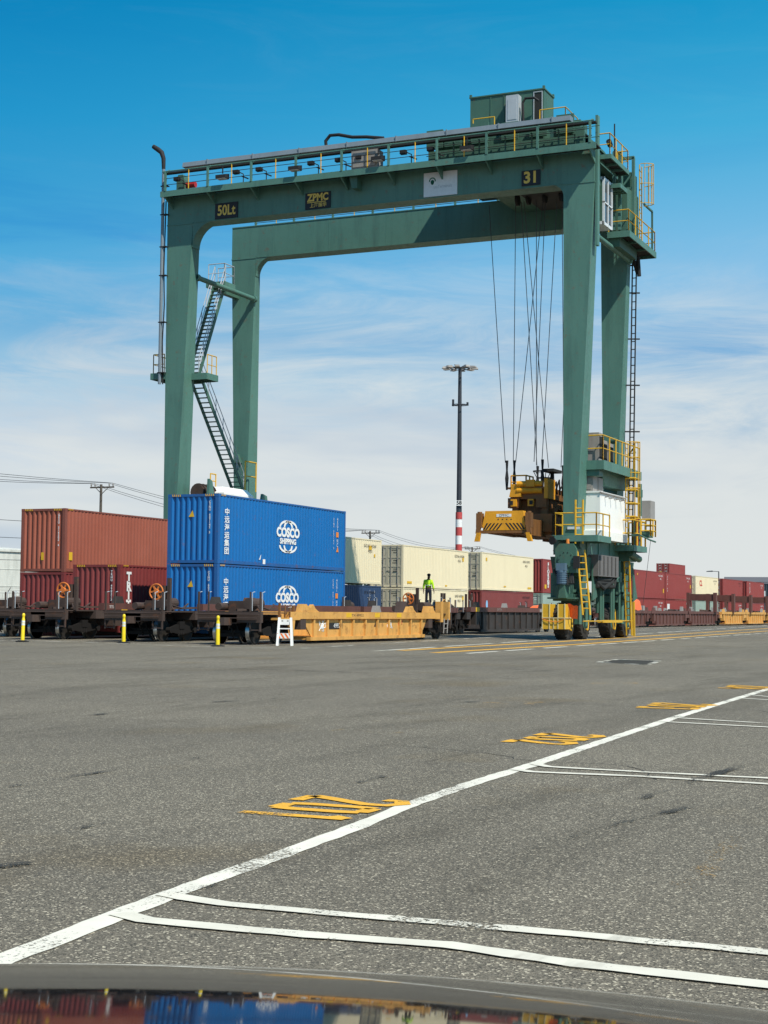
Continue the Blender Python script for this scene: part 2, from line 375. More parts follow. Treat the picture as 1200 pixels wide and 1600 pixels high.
g_ = MB(); g_.add([(-3500, -3500, 0), (5500, -3500, 0), (5500, 5500, 0), (-3500, 5500, 0)], [(0, 1, 2, 3)])
struct(g_.build('ground', M['asphalt']))
mb = MB()
sl = [(-60, 1530), (0, 1503), (130, 1452), (270, 1397), (420, 1343), (560, 1291), (645, 1256), (730, 1227), (830, 1196), (950, 1156), (1050, 1123), (1130, 1098), (1200, 1077)]
P = [spot(*q) for q in sl]; d0 = (P[-1]-P[-3]).normalized(); P = [P[0]-(P[2]-P[0]).normalized()*3]+P+[P[-1]+d0*28]
strip(mb, P, .135); struct(mb.build('stall_line', M['line_w']))
mb = MB()
for pr, w in (([(188, 1429), (225, 1440), (300, 1447), (480, 1463), (700, 1479), (900, 1508), (1200, 1541)], .115), ([(255, 1398), (290, 1405), (350, 1414), (480, 1426), (700, 1444), (950, 1467), (1200, 1490)], .105),
              ([(805, 1203), (830, 1207), (1000, 1214), (1200, 1226)], .105), ([(832, 1194), (856, 1199), (1000, 1207), (1200, 1217)], .095), ([(1030, 1128), (1200, 1137)], .11), ([(1052, 1122), (1200, 1131)], .10),
              ([(1150, 1091), (1200, 1094)], .09), ([(1168, 1086), (1200, 1089)], .08)):
    Q = [spot(*q) for q in pr]; Q.append(Q[-1]+(Q[-1]-Q[-2]).normalized()*max(0.1, 4.6-(Q[-1]-Q[0]).length)); strip(mb, Q, w, .008)
for k in range(1, 4):
    for dx in (0, .62): strip(mb, [(27.9+dx+7*k, 5.2+.22*k), (27.9+dx+7*k, .4)], .085, .008)
struct(mb.build('bay_line', M['line_bay']))
# stencilled bay numbers: strokes in a unit cell (a along the reading direction, b up the digit)
GLY = {'0': [[(.2, .12), (.12, .3), (.12, .7), (.2, .88)], [(.8, .12), (.88, .3), (.88, .7), (.8, .88)], [(.2, .12), (.8, .12)], [(.2, .88), (.8, .88)]],
       '1': [[(.3, .78), (.52, .95)], [(.5, .02), (.5, .95)]],
       '2': [[(.12, .72), (.16, .88), (.5, .96), (.84, .88), (.84, .68), (.12, .05)], [(.12, .05), (.9, .05)]],
       '3': [[(.12, .9), (.8, .92), (.8, .55), (.4, .52)], [(.8, .5), (.85, .1), (.12, .08)]],
       '4': [[(.7, .02), (.7, .95), (.1, .35), (.9, .35)]], '5': [[(.85, .93), (.2, .93), (.18, .55), (.8, .55), (.82, .1), (.12, .06)]]}
def number(mb, body, x0, x1, yb, yt, w=.055):
    """digits read from the tracks: right is -X, up is -Y"""
    n = len(body); cw = (x1-x0)/n
    for i, ch in enumerate(body):
        for st in GLY[ch]: strip(mb, [(x1-cw*(i+.08+.84*a), yb+(yt-yb)*b) for a, b in st], w, .007+.0004*(len(mb.v) % 5), .006, .1)
mb = MB(); number(mb, '201', 8.92, 10.25, 5.12, 4.30, .12); struct(mb.build('bay_number', M['line_y']))
mb = MB(); number(mb, '202', 15.2, 16.7, 5.50, 4.80, .14); struct(mb.build('bay_number', M['line_y']))
for k, b in enumerate(('203', '204', '205')):
    mb = MB(); number(mb, b, 21.7+6.5*k, 23.2+6.5*k, 5.92+.25*k, 5.0+.25*k, .14); struct(mb.build('bay_number', M['line_y']))
mb = MB()
for x, y in ((15.6, 7.65), (21.4, 8.1), (28.5, 8.6)): number(mb, '2', x, x+.45, y, y-.8, .07); number(mb, '0', x+.6, x+.95, y, y-.8, .07)
struct(mb.build('faded_number', M['line_y2']))
mb = MB(); number(mb, '2', 8.95, 9.3, 6.85, 6.35, .07); struct(mb.build('faded_number', M['line_y3']))
mb = MB(); Q = [spot(1240, 1215), spot(1150, 1310), spot(1065, 1395)]; strip(mb, Q, .14, .004, .05); struct(mb.build('faded_stripe', M['line_y3']))
for q, w in ((((10, 1231), (90, 1218), (200, 1201), (330, 1182)), .05), (((105, 1301), (150, 1290), (190, 1283)), .05), (((-20, 1357), (45, 1350)), .09), (((268, 1401), (300, 1392), (345, 1383)), .06),
             (((560, 1224), (600, 1214)), .07), (((300, 1240), (420, 1222), (520, 1212)), .05), (((620, 1105), (760, 1096), (900, 1092)), .12),
             (((860, 1320), (960, 1290), (1080, 1262)), .07), (((130, 1120), (330, 1098), (470, 1090)), .10), (((1000, 1250), (1100, 1215), (1190, 1190)), .10),
             (((200, 1040), (520, 1050), (820, 1062)), .16), (((700, 1040), (900, 1052), (1150, 1060)), .14)):
    mb = MB(); strip(mb, [spot(*p) for p in q], w, .0115, w*.22, .12); struct(mb.build('tyre_mark', M['tyre_mark']))
M['crack'] = plain('crack_sealer', (.055, .051, .043), .8, 0, .2)
rnd = random.Random(31)
for (x, y, a, n) in ((12.5, 3.2, 20, 26), (16, 9.5, 100, 30), (20, 2.0, 60, 40), (26, 14, 130, 60)):
    mb = MB(); p = [(x, y)]; h = R(a); w = .006+.0005*x
    for k in range(n): h += rnd.gauss(0, .28); p.append((p[-1][0]+.16*math.cos(h), p[-1][1]+.16*math.sin(h)))
    strip(mb, p, w, .0025, w*.3, .08); struct(mb.build('crack', M['crack']))
# lane lines beside the tracks
def lane(name, pts, w, mat, dash=None):
    mb = MB(); Q = [spot(*q) for q in pts]
    a, b = Q[0], Q[-1]; d = (b-a).normalized()
    if dash:
        t = 0; L = (b-a).length+60
        while t < L: strip(mb, [a+d*t, a+d*min(L, t+dash[0])], w, .004, .012, 1); t += dash[0]+dash[1]*random.uniform(.6, 1.6)
    else: strip(mb, Q+[b+d*60], w, .004, .012, 1.)
    return struct(mb.build(name, mat))
lane('yellow_line', [(625, 1016.5), (860, 1003.5), (1198, 982)], .36, M['line_y'])
lane('yellow_line', [(678, 1020), (900, 1007), (1198, 986)], .36, M['line_y'])
lane('white_line', [(730, 1021), (1000, 1003), (1200, 989)], .2, M['line_w'], (3.2, 1.0))
lane('white_line', [(583, 1017.5), (850, 1000), (1200, 977.5)], .2, M['line_w'], (7, 1.2))
lane('white_line', [(470, 1013), (700, 999.5), (850, 991), (1200, 971)], .2, M['line_w2'], (6, 1.5))
mb = MB(); strip(mb, [spot(*q) for q in ((-40, 1000), (60, 1001.5), (200, 1006), (330, 1011), (475, 1013.5))], .22, .004, .015, .5); struct(mb.build('white_line', M['line_w2']))
# track rails set flush in the paving
TR = [29.1, 34.1, 39.1, 43.8]
for y in TR:
    mb = MB()
    for s_ in (-.7175, .7175): mb.box(50.2, 420, y+s_-.036, y+s_+.036, -.1, .012)
    for s_ in (-.55, .55): mb.box(50.2, 420, y+s_-.06, y+s_+.06, -.1, .003, 1)
    struct(mb.build('track_rail', [M['steel'], M['dark']]))
c_ = MB(); q = [spot(935, 1035), spot(965, 1030.5), spot(1030, 1033), spot(1012, 1039)]
c_.prism([(p.x, p.y, -.03) for p in q], (0, 0, .034)); M['cover'] = plain('dull_cover_plate', (.058, .055, .046), .9, 0, .1); o = c_.build('access_cover', M['cover'])
for i in range(4):
    a, b = q[i], q[(i+1) % 4]; c_ = MB(); c_.bar((a.x, a.y, .004), (b.x, b.y, .004), .14, .012); c_.build('rim', M['line_w2'], o)
tag(o, 'dark rectangular access cover let into the open asphalt', 'access cover')

# distant hills, wood, houses
def ridge(name, mat, r0, r1, h, seed, az0=-25, az1=75, n=150):
    rnd = random.Random(seed); ph = [rnd.uniform(0, 6.28) for _ in range(6)]; vs = []
    for i in range(n+1):
        a = R(az0+(az1-az0)*i/n); k = sum(math.sin(a*f+ph[j])/f**.6 for j, f in enumerate((3, 7, 13, 24, 41, 70)))
        hh = h*(1+.22*k)
        for r, z in ((r0, -3), ((r0*2+r1)/3, hh*.72), ((r0+r1*2)/3, hh), (r1, hh*.8)): vs.append((r*math.cos(a), r*math.sin(a), z))
    mb = MB(); mb.add(vs, [(4*i+j, 4*i+j+1, 4*i+j+5, 4*i+j+4) for i in range(n) for j in range(3)])
    return mb.build(name, mat, smooth=True)
M['hill'] = paint('hill_scrub', (.07, .085, .06), .95, .3, .5, (.035, .05, .035), 0, .03)
M['leaf'] = paint('dark_foliage', (.030, .048, .028), .9, .3, .3, (.018, .03, .018), 0, .3)
struct(ridge('hills', M['hill'], 1250, 2100, 20, 4))
mb = MB(); rnd = random.Random(5)
for i in range(900):                                  # far-off wood: leaf clumps of uneven size in an uneven belt
    a = R(rnd.uniform(-14, 70)); r = rnd.uniform(760, 960); h = 9+5*math.sin(a*31)+3*math.sin(a*87+1)
    h = max(3, h+rnd.uniform(-2, 3)); cx, cy = r*math.cos(a), r*math.sin(a); w = rnd.uniform(2.2, 5)
    for k in range(9):
        z = h*rnd.uniform(.15, 1); rr = w*(1.15-z/h*.75); px, py = cx+rnd.gauss(0, rr*.55), cy+rnd.gauss(0, rr*.55); s_ = rnd.uniform(.9, 2.2)
        n = Vector((rnd.gauss(0, 1), rnd.gauss(0, 1), rnd.gauss(.4, .7))).normalized(); u = n.orthogonal().normalized(); v = n.cross(u)
        mb.add([Vector((px, py, z))+s_*(math.cos(t)*u+math.sin(t)*v*.8)+n*rnd.uniform(-.5, .5) for t in (0, 1.2, 2.3, 3.4, 4.5, 5.4)], [(0, 1, 2, 3), (0, 3, 4, 5)])
o = stuff(mb.build('treeline', M['leaf'])); tag(o, 'dark belt of far-off trees behind the containers', 'trees')
def house(az, r, w, d, h, lab):
    a = R(az); c, s_ = math.cos(a), math.sin(a); o_ = Vector((r*c, r*s_, 0)); X, Y = Vector((-s_, c, 0)), Vector((c, s_, 0))
    t = thing('far_building', lab, 'building', o_)
    f = lambda x, y, z: o_+X*x+Y*y+Vector((0, 0, z))
    m_ = MB(); m_.hexa([f(-w/2, 0, -2), f(w/2, 0, -2), f(w/2, d, -2), f(-w/2, d, -2), f(-w/2, 0, h), f(w/2, 0, h), f(w/2, d, h), f(-w/2, d, h)]); m_.build('wall', M['building'], t)
    m_ = MB(); m_.prism([f(-w/2-1, -1, h), f(-w/2-1, d+1, h), f(-w/2-1, d/2, h+2.4)], X*(w+2)); m_.build('roof', M['roofing'], t)
    for i in range(max(2, int(w/9))):
        m_ = MB(); xx = -w/2+4+i*9; q = [f(xx, -.06, h*.45), f(xx+3, -.06, h*.45), f(xx+3, -.06, h*.8), f(xx, -.06, h*.8)]; m_.prism(q, Y*.2); m_.build('window', M['glass'], t)
house(10.6, 720, 34, 18, 15.5, 'long grey far-off building above the navy container')
house(9.9, 690, 22, 16, 12.5, 'small grey far-off house at the right edge beyond the train')
house(13.0, 800, 20, 14, 11, 'grey far-off house behind the trees by the street lamp')
# ------------------------------------------------------------ rubber-tyred gantry crane
XF, XR = 73.97, 81.44
crane = thing('gantry_crane', 'tall green rubber tyred gantry crane straddling the rail tracks', 'gantry crane', (77.7, 34.3, 0))
def part(name, mb, mats, label=None, smooth=False, parent=None): return mb.build(name, mats, parent or crane, smooth, label)
G, GD, YE = M['green'], M['green_d'], M['yellow']
def leg(xf, top, bot, zt, zb, tt, tb, gusset):
    """tapered box leg; top/bot = (y0, y1); the face plane stays at xf; a filleted gusset leads into the girder"""
    mb = MB(); (a0, a1), (b0, b1) = top, bot
    mb.hexa([(xf, b0, zb), (xf+tb, b0, zb), (xf+tb, b1, zb), (xf, b1, zb), (xf, a0, zt), (xf+tt, a0, zt), (xf+tt, a1, zt), (xf, a1, zt)])
    y, sg, r = gusset                                   # inner edge y, side (+1 towards +Y), fillet radius
    poly = [(xf+.003, y, zt-r)]+[(xf+.003, y+sg*(r-r*math.cos(t)), zt-r+r*math.sin(t)) for t in [math.pi/2*i/10 for i in range(1, 11)]]+[(xf+.003, y, zt)]
    mb.prism(poly, (tt-.02, 0, 0))
    mb.box(xf-.025, xf+tt+.02, min(a0, a1)-.02, max(a0, a1)+.02, zt-.045, zt+.02)      # splice flange
    mb.prism([(xf-.02, b0-.0, zb+1.0), (xf-.02, b0-.35, zb+.1), (xf-.02, b0, zb+.1)], (.05, 0, 0))
    return part('leg', mb, G)
leg(XF, (44.87, 46.49), (45.70, 46.38), 22.45, 4.2, .80, 1.42, (44.87, -1, 1.35))
leg(XF, (22.06, 23.63), (22.97, 23.58), 22.45, 4.2, .86, 1.42, (23.63, 1, .62))
leg(XR, (45.02, 46.64), (45.5, 46.15), 22.1, 4.2, .55, 1.42, (45.02, -1, 1.1))
leg(XR, (22.36, 23.92), (23.15, 23.72), 22.1, 4.2, .52, 1.42, (23.92, 1, .7))
def girder(xf, th, y0, y1, z0, z1):
    mb = MB(); mb.box(xf, xf+th, y0, y1, z0, z1)
    mb.box(xf-.03, xf+th+.06, y0, y1, z1+.001, z1+.05); mb.box(xf-.02, xf+th+.05, y0+1.6, y1-1.7, z0-.035, z0+.0)
    for k in range(6): 
        y = y0+3.2+k*(y1-y0-6)/5; mb.box(xf-.007, xf, y, y+.05, z0+.02, z1-.01)
    part('girder', mb, G)
    mb = MB(); mb.box(xf+th*.5-.05, xf+th*.5+.05, y0+.3, y1-.3, z1+.05, z1+.18); part('trolley_rail', mb, M['steel'])
girder(XF, 1.06, 22.06, 46.49, 22.47, 24.08); girder(XR, 1.06, 22.36, 46.64, 22.12, 23.98)
mb = MB(); mb.box(XF+.15, XF+.5, 21.93, 22.05, 19.3, 25.78); part('end_plate', mb, G)
for y, z in ((45.05, 19.6), (22.35, 20.05)):
    mb = MB(); mb.tube([(74.7, y, z), (XR+.1, y, z)], .14, 12); mb.tube([(74.7, y, z), (74.95, y, z)], .2, 12); mb.tube([(XR-.2, y, z), (XR+.02, y, z)], .2, 12); part('tie_strut', mb, G, smooth=True)
for y0, y1 in ((22.1, 23.9), (45.3, 46.6)):
    mb = MB(); mb.box(73.4, 82.6, y0+.45, y1, 4.1, 5.0); mb.box(73.3, 82.7, y0+.4, y1+.05, 5.01, 5.05)
    for x in (74.4, 76.4, 78.4, 80.4, 82.2): mb.box(x, x+.06, y0+.40, y0+.45, 4.1, 5.0)
    part('sill_beam', mb, G)
# walkway, cable tray and lights on the girders
def walkway(xa, xb, y0, y1, z, side, rail=True):
    mb = MB(); mb.box(xa, xb, y0, y1, z-.06, z, 0); xo = xa if side < 0 else xb
    mb.box(xo-.03, xo+.03, y0, y1, z-.26, z+.06, 1)
    n = int((y1-y0)/2.6)
    for i in range(n+1):
        y = y0+.3+i*(y1-y0-.6)/n
        mb.prism([(xo, y, z-.27), (xo, y, z-.07), (XF if side < 0 else XR+1.06, y, z-.07), (XF if side < 0 else XR+1.06, y, z-.75)], (0, .07, 0), 1)
    part('walkway', mb, [M['dark'], G])
    mb = MB()
    for i in range(n+1):
        y = y0+.3+i*(y1-y0-.6)/n
        mb.bar((xo, y, z+.06), (xo, y, z+1.12), .11, .11, 0); mb.bar((xo, y, z+1.1), (xo+(.42 if side < 0 else -.42), y+.0, z+1.32), .08, .08, 0)
        if i < n: mb.tube([(xo, y+1.2, z), (xo, y+1.2, z+1.15)], .03, 6, 1)
    for h in (.4, .75): mb.tube([(xo, y0+.2, z+h), (xo, y1-.2, z+h)], .018, 6, 2)
    mb.tube([(xo, y0+.1, z+1.15), (xo, y1-.1, z+1.15)], .035, 6, 0)
    part('walkway_railing', mb, [G, YE, M['dark']])
walkway(73.05, 73.9, 21.7, 46.4, 24.05, -1); walkway(XR+1.12, XR+1.9, 22.4, 46.4, 23.95, 1)
mb = MB(); mb.hexa([(73.3, 23.1, 25.42), (73.85, 23.1, 25.42), (73.85, 45.2, 25.42), (73.3, 45.2, 25.42), (73.36, 23.1, 25.68), (73.8, 23.1, 25.68), (73.8, 45.2, 25.68), (73.36, 45.2, 25.68)])
for i in range(8): mb.box(73.28, 73.87, 24+i*2.8, 24.06+i*2.8, 25.4, 25.7)
part('cable_tray', mb, M['tray'])
mb = MB(); mb.box(73.3, 73.6, 21.8, 46.4, 25.16, 25.24); part('cable_tray', mb, M['dark'])
for y, dz in ((42.5, 0), (38.1, 0), (33.3, 0), (28.4, 0)):
    mb = MB(); mb.bar((73.06, y, 25.1), (73.06, y, 24.72), .05); mb.prism([(72.8, y-.3, 24.6), (73.25, y-.3, 24.72), (73.25, y-.3, 24.42), (72.8, y-.3, 24.42)], (0, .6, 0)); lo = part('floodlight', mb, M['black'])
    mb = MB(); mb.box(72.84, 73.2, y-.26, y+.26, 24.395, 24.418); part('lens', mb, M['lens'], parent=lo)
for y in (45.0, 41.3, 39.9, 36.8, 35.2, 34.0, 31.5, 30.0):           # small fittings along the walkway
    mb = MB(); mb.tube([(73.2, y, 24.05), (73.2, y, 24.6), (73.2, y+.35, 24.78)], .03, 6); mb.box(73.1, 73.35, y+.3, y+.62, 24.66, 24.86); mb.tube([(73.2, y+.1, 24.5), (73.2, y-.3, 24.32)], .04, 6); part('cable_fitting', mb, M['black'])
mb = MB(); mb.box(73.2, 73.9, 33.4, 34.9, 24.15, 25.12); mb.box(73.16, 73.2, 33.5, 34.8, 24.25, 25.0); part('control_cabinet', mb, M['grey'])
mb = MB(); mb.prism([(73.3, 34.6, 23.98), (73.3, 35.1, 23.98), (73.3, 34.9, 23.2), (73.3, 34.6, 23.2)], (.55, 0, 0)); part('bracket', mb, GD)
mb = MB(); mb.tube([(73.5, 36.5, 25.5), (73.5, 36.55, 25.95), (73.5, 36.3, 26.22), (73.5, 35.8, 26.2), (73.5, 35.0, 25.98), (73.5, 34.2, 25.9), (73.5, 33.2, 25.72)], .09, 10); part('cable_hose', mb, M['black'], smooth=True)
mb = MB()
mb.tube([(73.8, 46.7, 13.6), (73.8, 46.7, 25.6)], .09, 10); part('conduit', mb, M['tray'], smooth=True)
mb = MB(); mb.tube([(73.8, 46.7, 25.6), (73.8, 46.72, 26.2), (73.8, 46.85, 26.55), (73.8, 47.1, 26.75), (73.8, 47.4, 26.95)], [.10, .12, .14, .14, .12], 10); part('conduit_hood', mb, M['black'], smooth=True)
mb = MB()
for z in (14.2, 17, 19.6, 21.2, 23.0, 24.6): mb.box(73.7, 73.95, 46.38, 46.82, z, z+.05)
part('conduit_clamp', mb, M['black'])
mb = MB(); mb.tube([(73.9, 46.56, 13.6), (73.85, 46.6, 16), (73.9, 46.55, 18), (73.86, 46.6, 20), (73.9, 46.56, 23.8)], .04, 6); part('cable_hose', mb, M['black'])
for y, s_ in ((45.75, 1), (22.75, 1)):
    mb = MB(); mb.box(74.2, 74.8, y-.15, y+.35, 24.1, 25.0); mb.prism([(74.2, y-.15, 25.0), (74.2, y+.35, 25.0), (74.2, y+.25, 25.3), (74.2, y-.05, 25.3)], (.5, 0, 0)); bs = part('trolley_stop', mb, GD)
    d_ = -1 if y > 40 else 1
    mb = MB(); mb.tube([(74.5, y-.15 if d_ < 0 else y+.35, 24.75), (74.5, (y-.15 if d_ < 0 else y+.35)+d_*.55, 24.75)], .17, 12); part('buffer', mb, M['red'], parent=bs)
# signs on the front girder
def sign(y0, y1, z0, z1, plate, items, th=.03, name='sign_plate'):
    mb = MB(); mb.box(XF-.03-th, XF-.012, y0, y1, z0, z1); p_ = part(name, mb, plate)
    for mat, draw in items:
        mb = MB(); draw(mb, XF-.034-th); part('lettering', mb, mat, parent=p_)
    return p_
YD, ZD = (0, -1, 0), (0, 0, 1)
sign(42.03, 43.43, 22.50, 23.36, M['signblack'], [(M['signtext'], lambda m, x: put_text(m, '50Lt', .78, (x, 42.73, 22.93), YD, ZD, bold=.02, sx=.78))])
def zpmc(m, x):
    put_text(m, 'ZPMC', .54, (x, 37.17, 23.10), YD, ZD, bold=.022, sx=.86); m.box(x-.002, x+.004, 36.7, 37.8, 22.84, 22.88)
    put_text(m, '上海振华', .25, (x, 37.15, 22.68), YD, ZD, bold=.004, sx=1.)
sign(36.43, 37.92, 22.50, 23.38, M['signblack'], [(M['signtext'], zpmc)])
sign(24.82, 25.80, 22.55, 23.31, M['signblack'], [(M['signtext'], lambda m, x: put_text(m, '31', .80, (x, 25.31, 22.93), YD, ZD, bold=.028, sx=.98))])
def emblem(m, x):
    for r0, r1, a0, a1, dz in ((.13, .19, -10, 190, 0), (.05, .10, 0, 360, -.04)):
        n = 18; vs = []
        for i in range(n+1):
            a = R(a0+(a1-a0)*i/n); vs += [(x, 30.62-r0*math.cos(a), 23.3+dz+r0*math.sin(a)), (x, 30.62-r1*math.cos(a), 23.3+dz+r1*math.sin(a))]
        m.add(vs, [(2*i, 2*i+1, 2*i+3, 2*i+2) for i in range(n)])
    m.add([(x, 30.62+.09*math.cos(a), 23.22+.12*math.sin(a)) for a in [i*.6283 for i in range(10)]], [tuple(range(10))])
sign(29.26, 31.1, 22.50, 23.75, M['signwhite'], [(M['greentext'], emblem), (M['greytext'], lambda m, x: put_text(m, 'ssaTerminals', .23, (x, 30.05, 22.98), YD, ZD, sx=.85))])
# trolley with machinery house
mb = MB()
for x in (74.25, 81.75): mb.box(x, x+.45, 22.6, 31.0, 24.3, 24.95)
for y in (22.8, 25.2, 27.6, 30.3): mb.box(74.7, 81.75, y, y+.4, 24.35, 24.9)
mb.box(74.6, 82.0, 22.7, 30.9, 24.95, 25.03)
for y in (23.2, 24.6, 26.1, 27.7, 29.2, 30.2): mb.box(74.22, 74.35, y, y+.9, 25.1, 25.95+.2*math.sin(y*3)); mb.tube([(74.5, y+.4, 24.3), (74.5, y+.4, 24.1)], .35, 12)
mb.box(74.4, 75.6, 22.9, 24.3, 25.03, 25.75); mb.box(74.5, 75.4, 24.8, 28.6, 25.03, 25.6); mb.box(75.8, 80.8, 23.5, 30.4, 25.03, 25.9); mb.box(78.2, 79.4, 26.3, 29.9, 25.9, 26.97)
mb.tube([(75.0, 28.8, 25.5), (75.0, 30.8, 25.5)], .4, 14)
part('trolley', mb, GD)
mb = MB()
for i, y in enumerate((22.6, 23.9, 25.3, 26.7, 28.1, 29.5)): mb.bar((74.0, y, 24.15), (74.0, y, 25.3), .07)
for h in (24.65, 25.2): mb.tube([(74.0, 21.8, h), (74.0, 31, h)], .02, 6)
part('railing', mb, [GD])
mb = MB(); mb.box(78.0, 79.6, 26.0, 30.15, 26.97, 28.78); mb.box(77.95, 79.65, 25.95, 30.2, 28.78, 28.85)
for y in (28.95, 28.2, 27.45): mb.box(77.97, 78.0, y, y+.05, 27, 28.75)
for y, x in ((26.02, 78.02), (30.13, 78.02), (26.02, 79.58)): mb.box(x-.06, x+.06, y-.06, y+.06, 28.8, 28.98)
hs = part('machinery_house', mb, GD)
mb = MB(); mb.box(77.99, 78.004, 26.12, 26.52, 27.1, 28.62); part('door', mb, M['dark'], parent=hs)
mb = MB()
for a in ((26.08, 27.05), (26.54, 27.05)): mb.box(77.96, 78.0, a[0], a[0]+.04, 27.05, 28.66)
mb.box(77.96, 78.0, 26.08, 26.58, 28.66, 28.70); part('door_frame', mb, M['lgrey'], parent=hs)
mb = MB(); mb.box(77.5, 77.97, 27.25, 27.95, 26.98, 28.52); mb.box(77.48, 77.5, 27.35, 27.85, 27.2, 28.3); part('air_conditioner', mb, M['lgrey'], parent=hs)
mb = MB(); mb.tube([(77.6, 27.0, 26.9), (77.6, 27.05, 28.05), (77.6, 26.9, 28.28), (77.6, 26.4, 28.25), (77.7, 26.2, 28.1)], .07, 8); part('cable_hose', mb, M['black'], parent=hs)
mb = MB(); mb.rail([(77.0, 29.6, 26.3), (77.0, 28.4, 26.3)], 1.0, 1.2, .03); part('railing', mb, YE)
mb = MB(); mb.rail([(77.3, 26.0, 26.4), (77.3, 24.6, 26.4), (79.4, 24.6, 26.4)], 1.05, 1.4, .03); part('railing', mb, YE)
mb = MB(); mb.box(75.2, 81.3, 24.0, 28.6, 23.2, 23.5, 0); mb.box(76.4, 80.4, 24.6, 26.9, 22.95, 23.2, 1); mb.box(75.6, 75.8, 24.2, 28.4, 23.5, 24.3, 0); mb.box(80.9, 81.1, 24.2, 28.4, 23.5, 24.3, 0)
for y in (24.9, 25.8, 26.7, 27.3): mb.tube([(77.6, y-.06, 22.9), (77.6, y+.06, 22.9)], .32, 16, 1)
part('trolley_underframe', mb, [GD, M['black']])
# operator cab and platforms at the right hand end
mb = MB(); mb.box(75.25, 76.7, 21.95, 23.4, 20.6, 20.75); mb.box(75.25, 76.7, 21.95, 23.4, 22.85, 23.0)
for x in (75.25, 75.95, 76.64): mb.box(x, x+.06, 21.9, 22.02, 20.6, 23.0)
mb.box(75.25, 76.7, 21.9, 22.02, 21.68, 21.74); cab = part('window_frame', mb, M['signwhite'])
mb = MB(); mb.box(75.36, 76.58, 21.96, 22.0, 20.76, 22.84); part('pane', mb, M['glass'], parent=cab)
mb = MB(); mb.box(75.25, 75.33, 22.02, 23.4, 20.75, 22.85); part('side_panel', mb, GD, parent=cab)
def platform(pts, z, name='platform', th=.1, fascia=.22):
    mb = MB(); mb.prism([(x, y, z-th) for x, y in pts], (0, 0, th), 0)
    for (a, b) in zip(pts, pts[1:]+pts[:1]): mb.bar((a[0], a[1], z-fascia/2+.05), (b[0], b[1], z-fascia/2+.05), .06, fascia, 1)
    n = 3
    for i in range(1, n): 
        x = pts[0][0]+(pts[2][0]-pts[0][0])*i/n; mb.box(x, x+.08, min(p[1] for p in pts)+.04, max(p[1] for p in pts)-.04, z-th-.12, z-th, 1)
    return part(name, mb, [M['dark'], G])
platform([(74.6, 21.4), (77.9, 21.4), (77.9, 22.04), (74.6, 22.04)], 23.85)
mb = MB(); mb.rail([(74.6, 22.0, 23.85), (74.6, 21.45, 23.85), (77.9, 21.45, 23.85), (77.9, 22.0, 23.85)], 1.1, 1.2, .03); part('railing', mb, YE)
mb = MB(); mb.tube([(75.6, 21.5, 23.9), (75.6, 21.5, 25.7)], .035, 6); mb.tube([(75.2, 21.6, 24.5), (74.9, 21.6, 24.65)], .14, 10); part('antenna', mb, M['black'])
platform([(76.6, 21.5), (77.9, 21.5), (77.9, 22.2), (76.6, 22.2)], 22.9)
mb = MB()
for x, y in ((79.35, 21.55), (79.35, 22.2), (78.0, 22.2), (78.0, 21.9)): mb.bar((x, y, 20.9), (x, y, 25.0), .15)
mb.bar((79.35, 21.5, 25.0), (79.35, 22.6, 25.0), .15); mb.bar((78.0, 22.2, 25.0), (79.35, 22.2, 25.0), .13); mb.bar((79.35, 21.6, 24.2), (79.35, 22.3, 23.3), .09); mb.bar((78.0, 22.2, 23.4), (79.35, 22.2, 25.0), .08); mb.bar((79.35, 21.55, 23.4), (79.35, 22.5, 23.4), .1)
part('end_frame', mb, G)
mb = MB(); mb.box(78.4, 80.6, 21.62, 22.5, 20.95, 23.2); mb.box(79.6, 80.6, 21.7, 22.3, 23.2, 24.3); part('resistor_cabinet', mb, GD)
platform([(77.8, 21.35), (83.2, 21.35), (83.2, 22.5), (77.8, 22.5)], 20.75, fascia=.32)
mb = MB(); mb.rail([(77.85, 22.45, 20.75), (77.85, 21.4, 20.75), (83.15, 21.4, 20.75), (83.15, 22.45, 20.75)], 1.15, 1.3, .032); part('railing', mb, YE)
mb = MB(); mb.bar((82.6, 21.4, 20.75), (82.6, 21.4, 22.9), .09); mb.bar((82.6, 21.4, 22.9), (80.9, 21.4, 22.9), .09); mb.box(78.0, 81.3, 21.9, 22.5, 20.05, 20.6); part('platform_bracket', mb, GD)
def caged(name, x, y, z0, z1, zc0, m, r=.38):
    mb = MB(); mb.ladder((x, y, z0), (x, y, z1), (.45, 0, 0), .03, .3)
    n = max(2, int((z1-zc0)/.7))
    for i in range(n+1):
        z = zc0+(z1-zc0)*i/n; mb.tube([(x+.38*math.cos(a), y-.08-.62*max(0, math.sin(a)), z) for a in [math.pi*k/8 for k in range(9)]], .022, 5)
    for k in range(1, 8):
        a = math.pi*k/8; mb.tube([(x+.38*math.cos(a), y-.08-.62*math.sin(a), zc0), (x+.38*math.cos(a), y-.08-.62*math.sin(a), z1)], .018, 5)
    part(name, mb, m)
caged('caged_ladder', 80.6, 21.5, 20.75, 24.9, 22.8, YE)
# ladder and cables up the rear right leg
mb = MB(); mb.ladder((82.35, 22.5, 6.4), (82.35, 22.3, 20.6), (.0, .22, 0), .04, .42)
for z in (8.5, 11, 13.5, 16, 18.5, 20): mb.bar((82.2, 22.8, z), (82.5, 22.05, z), .07)
part('cable_ladder', mb, M['black'])
mb = MB(); mb.bar((81.6, 22.2, 20.3), (82.2, 22.1, 19.5), .14); mb.tube([(81.9, 22.0, 20.4), (82.0, 21.95, 19.3)], .11, 8); part('cable_hanger', mb, M['black'])
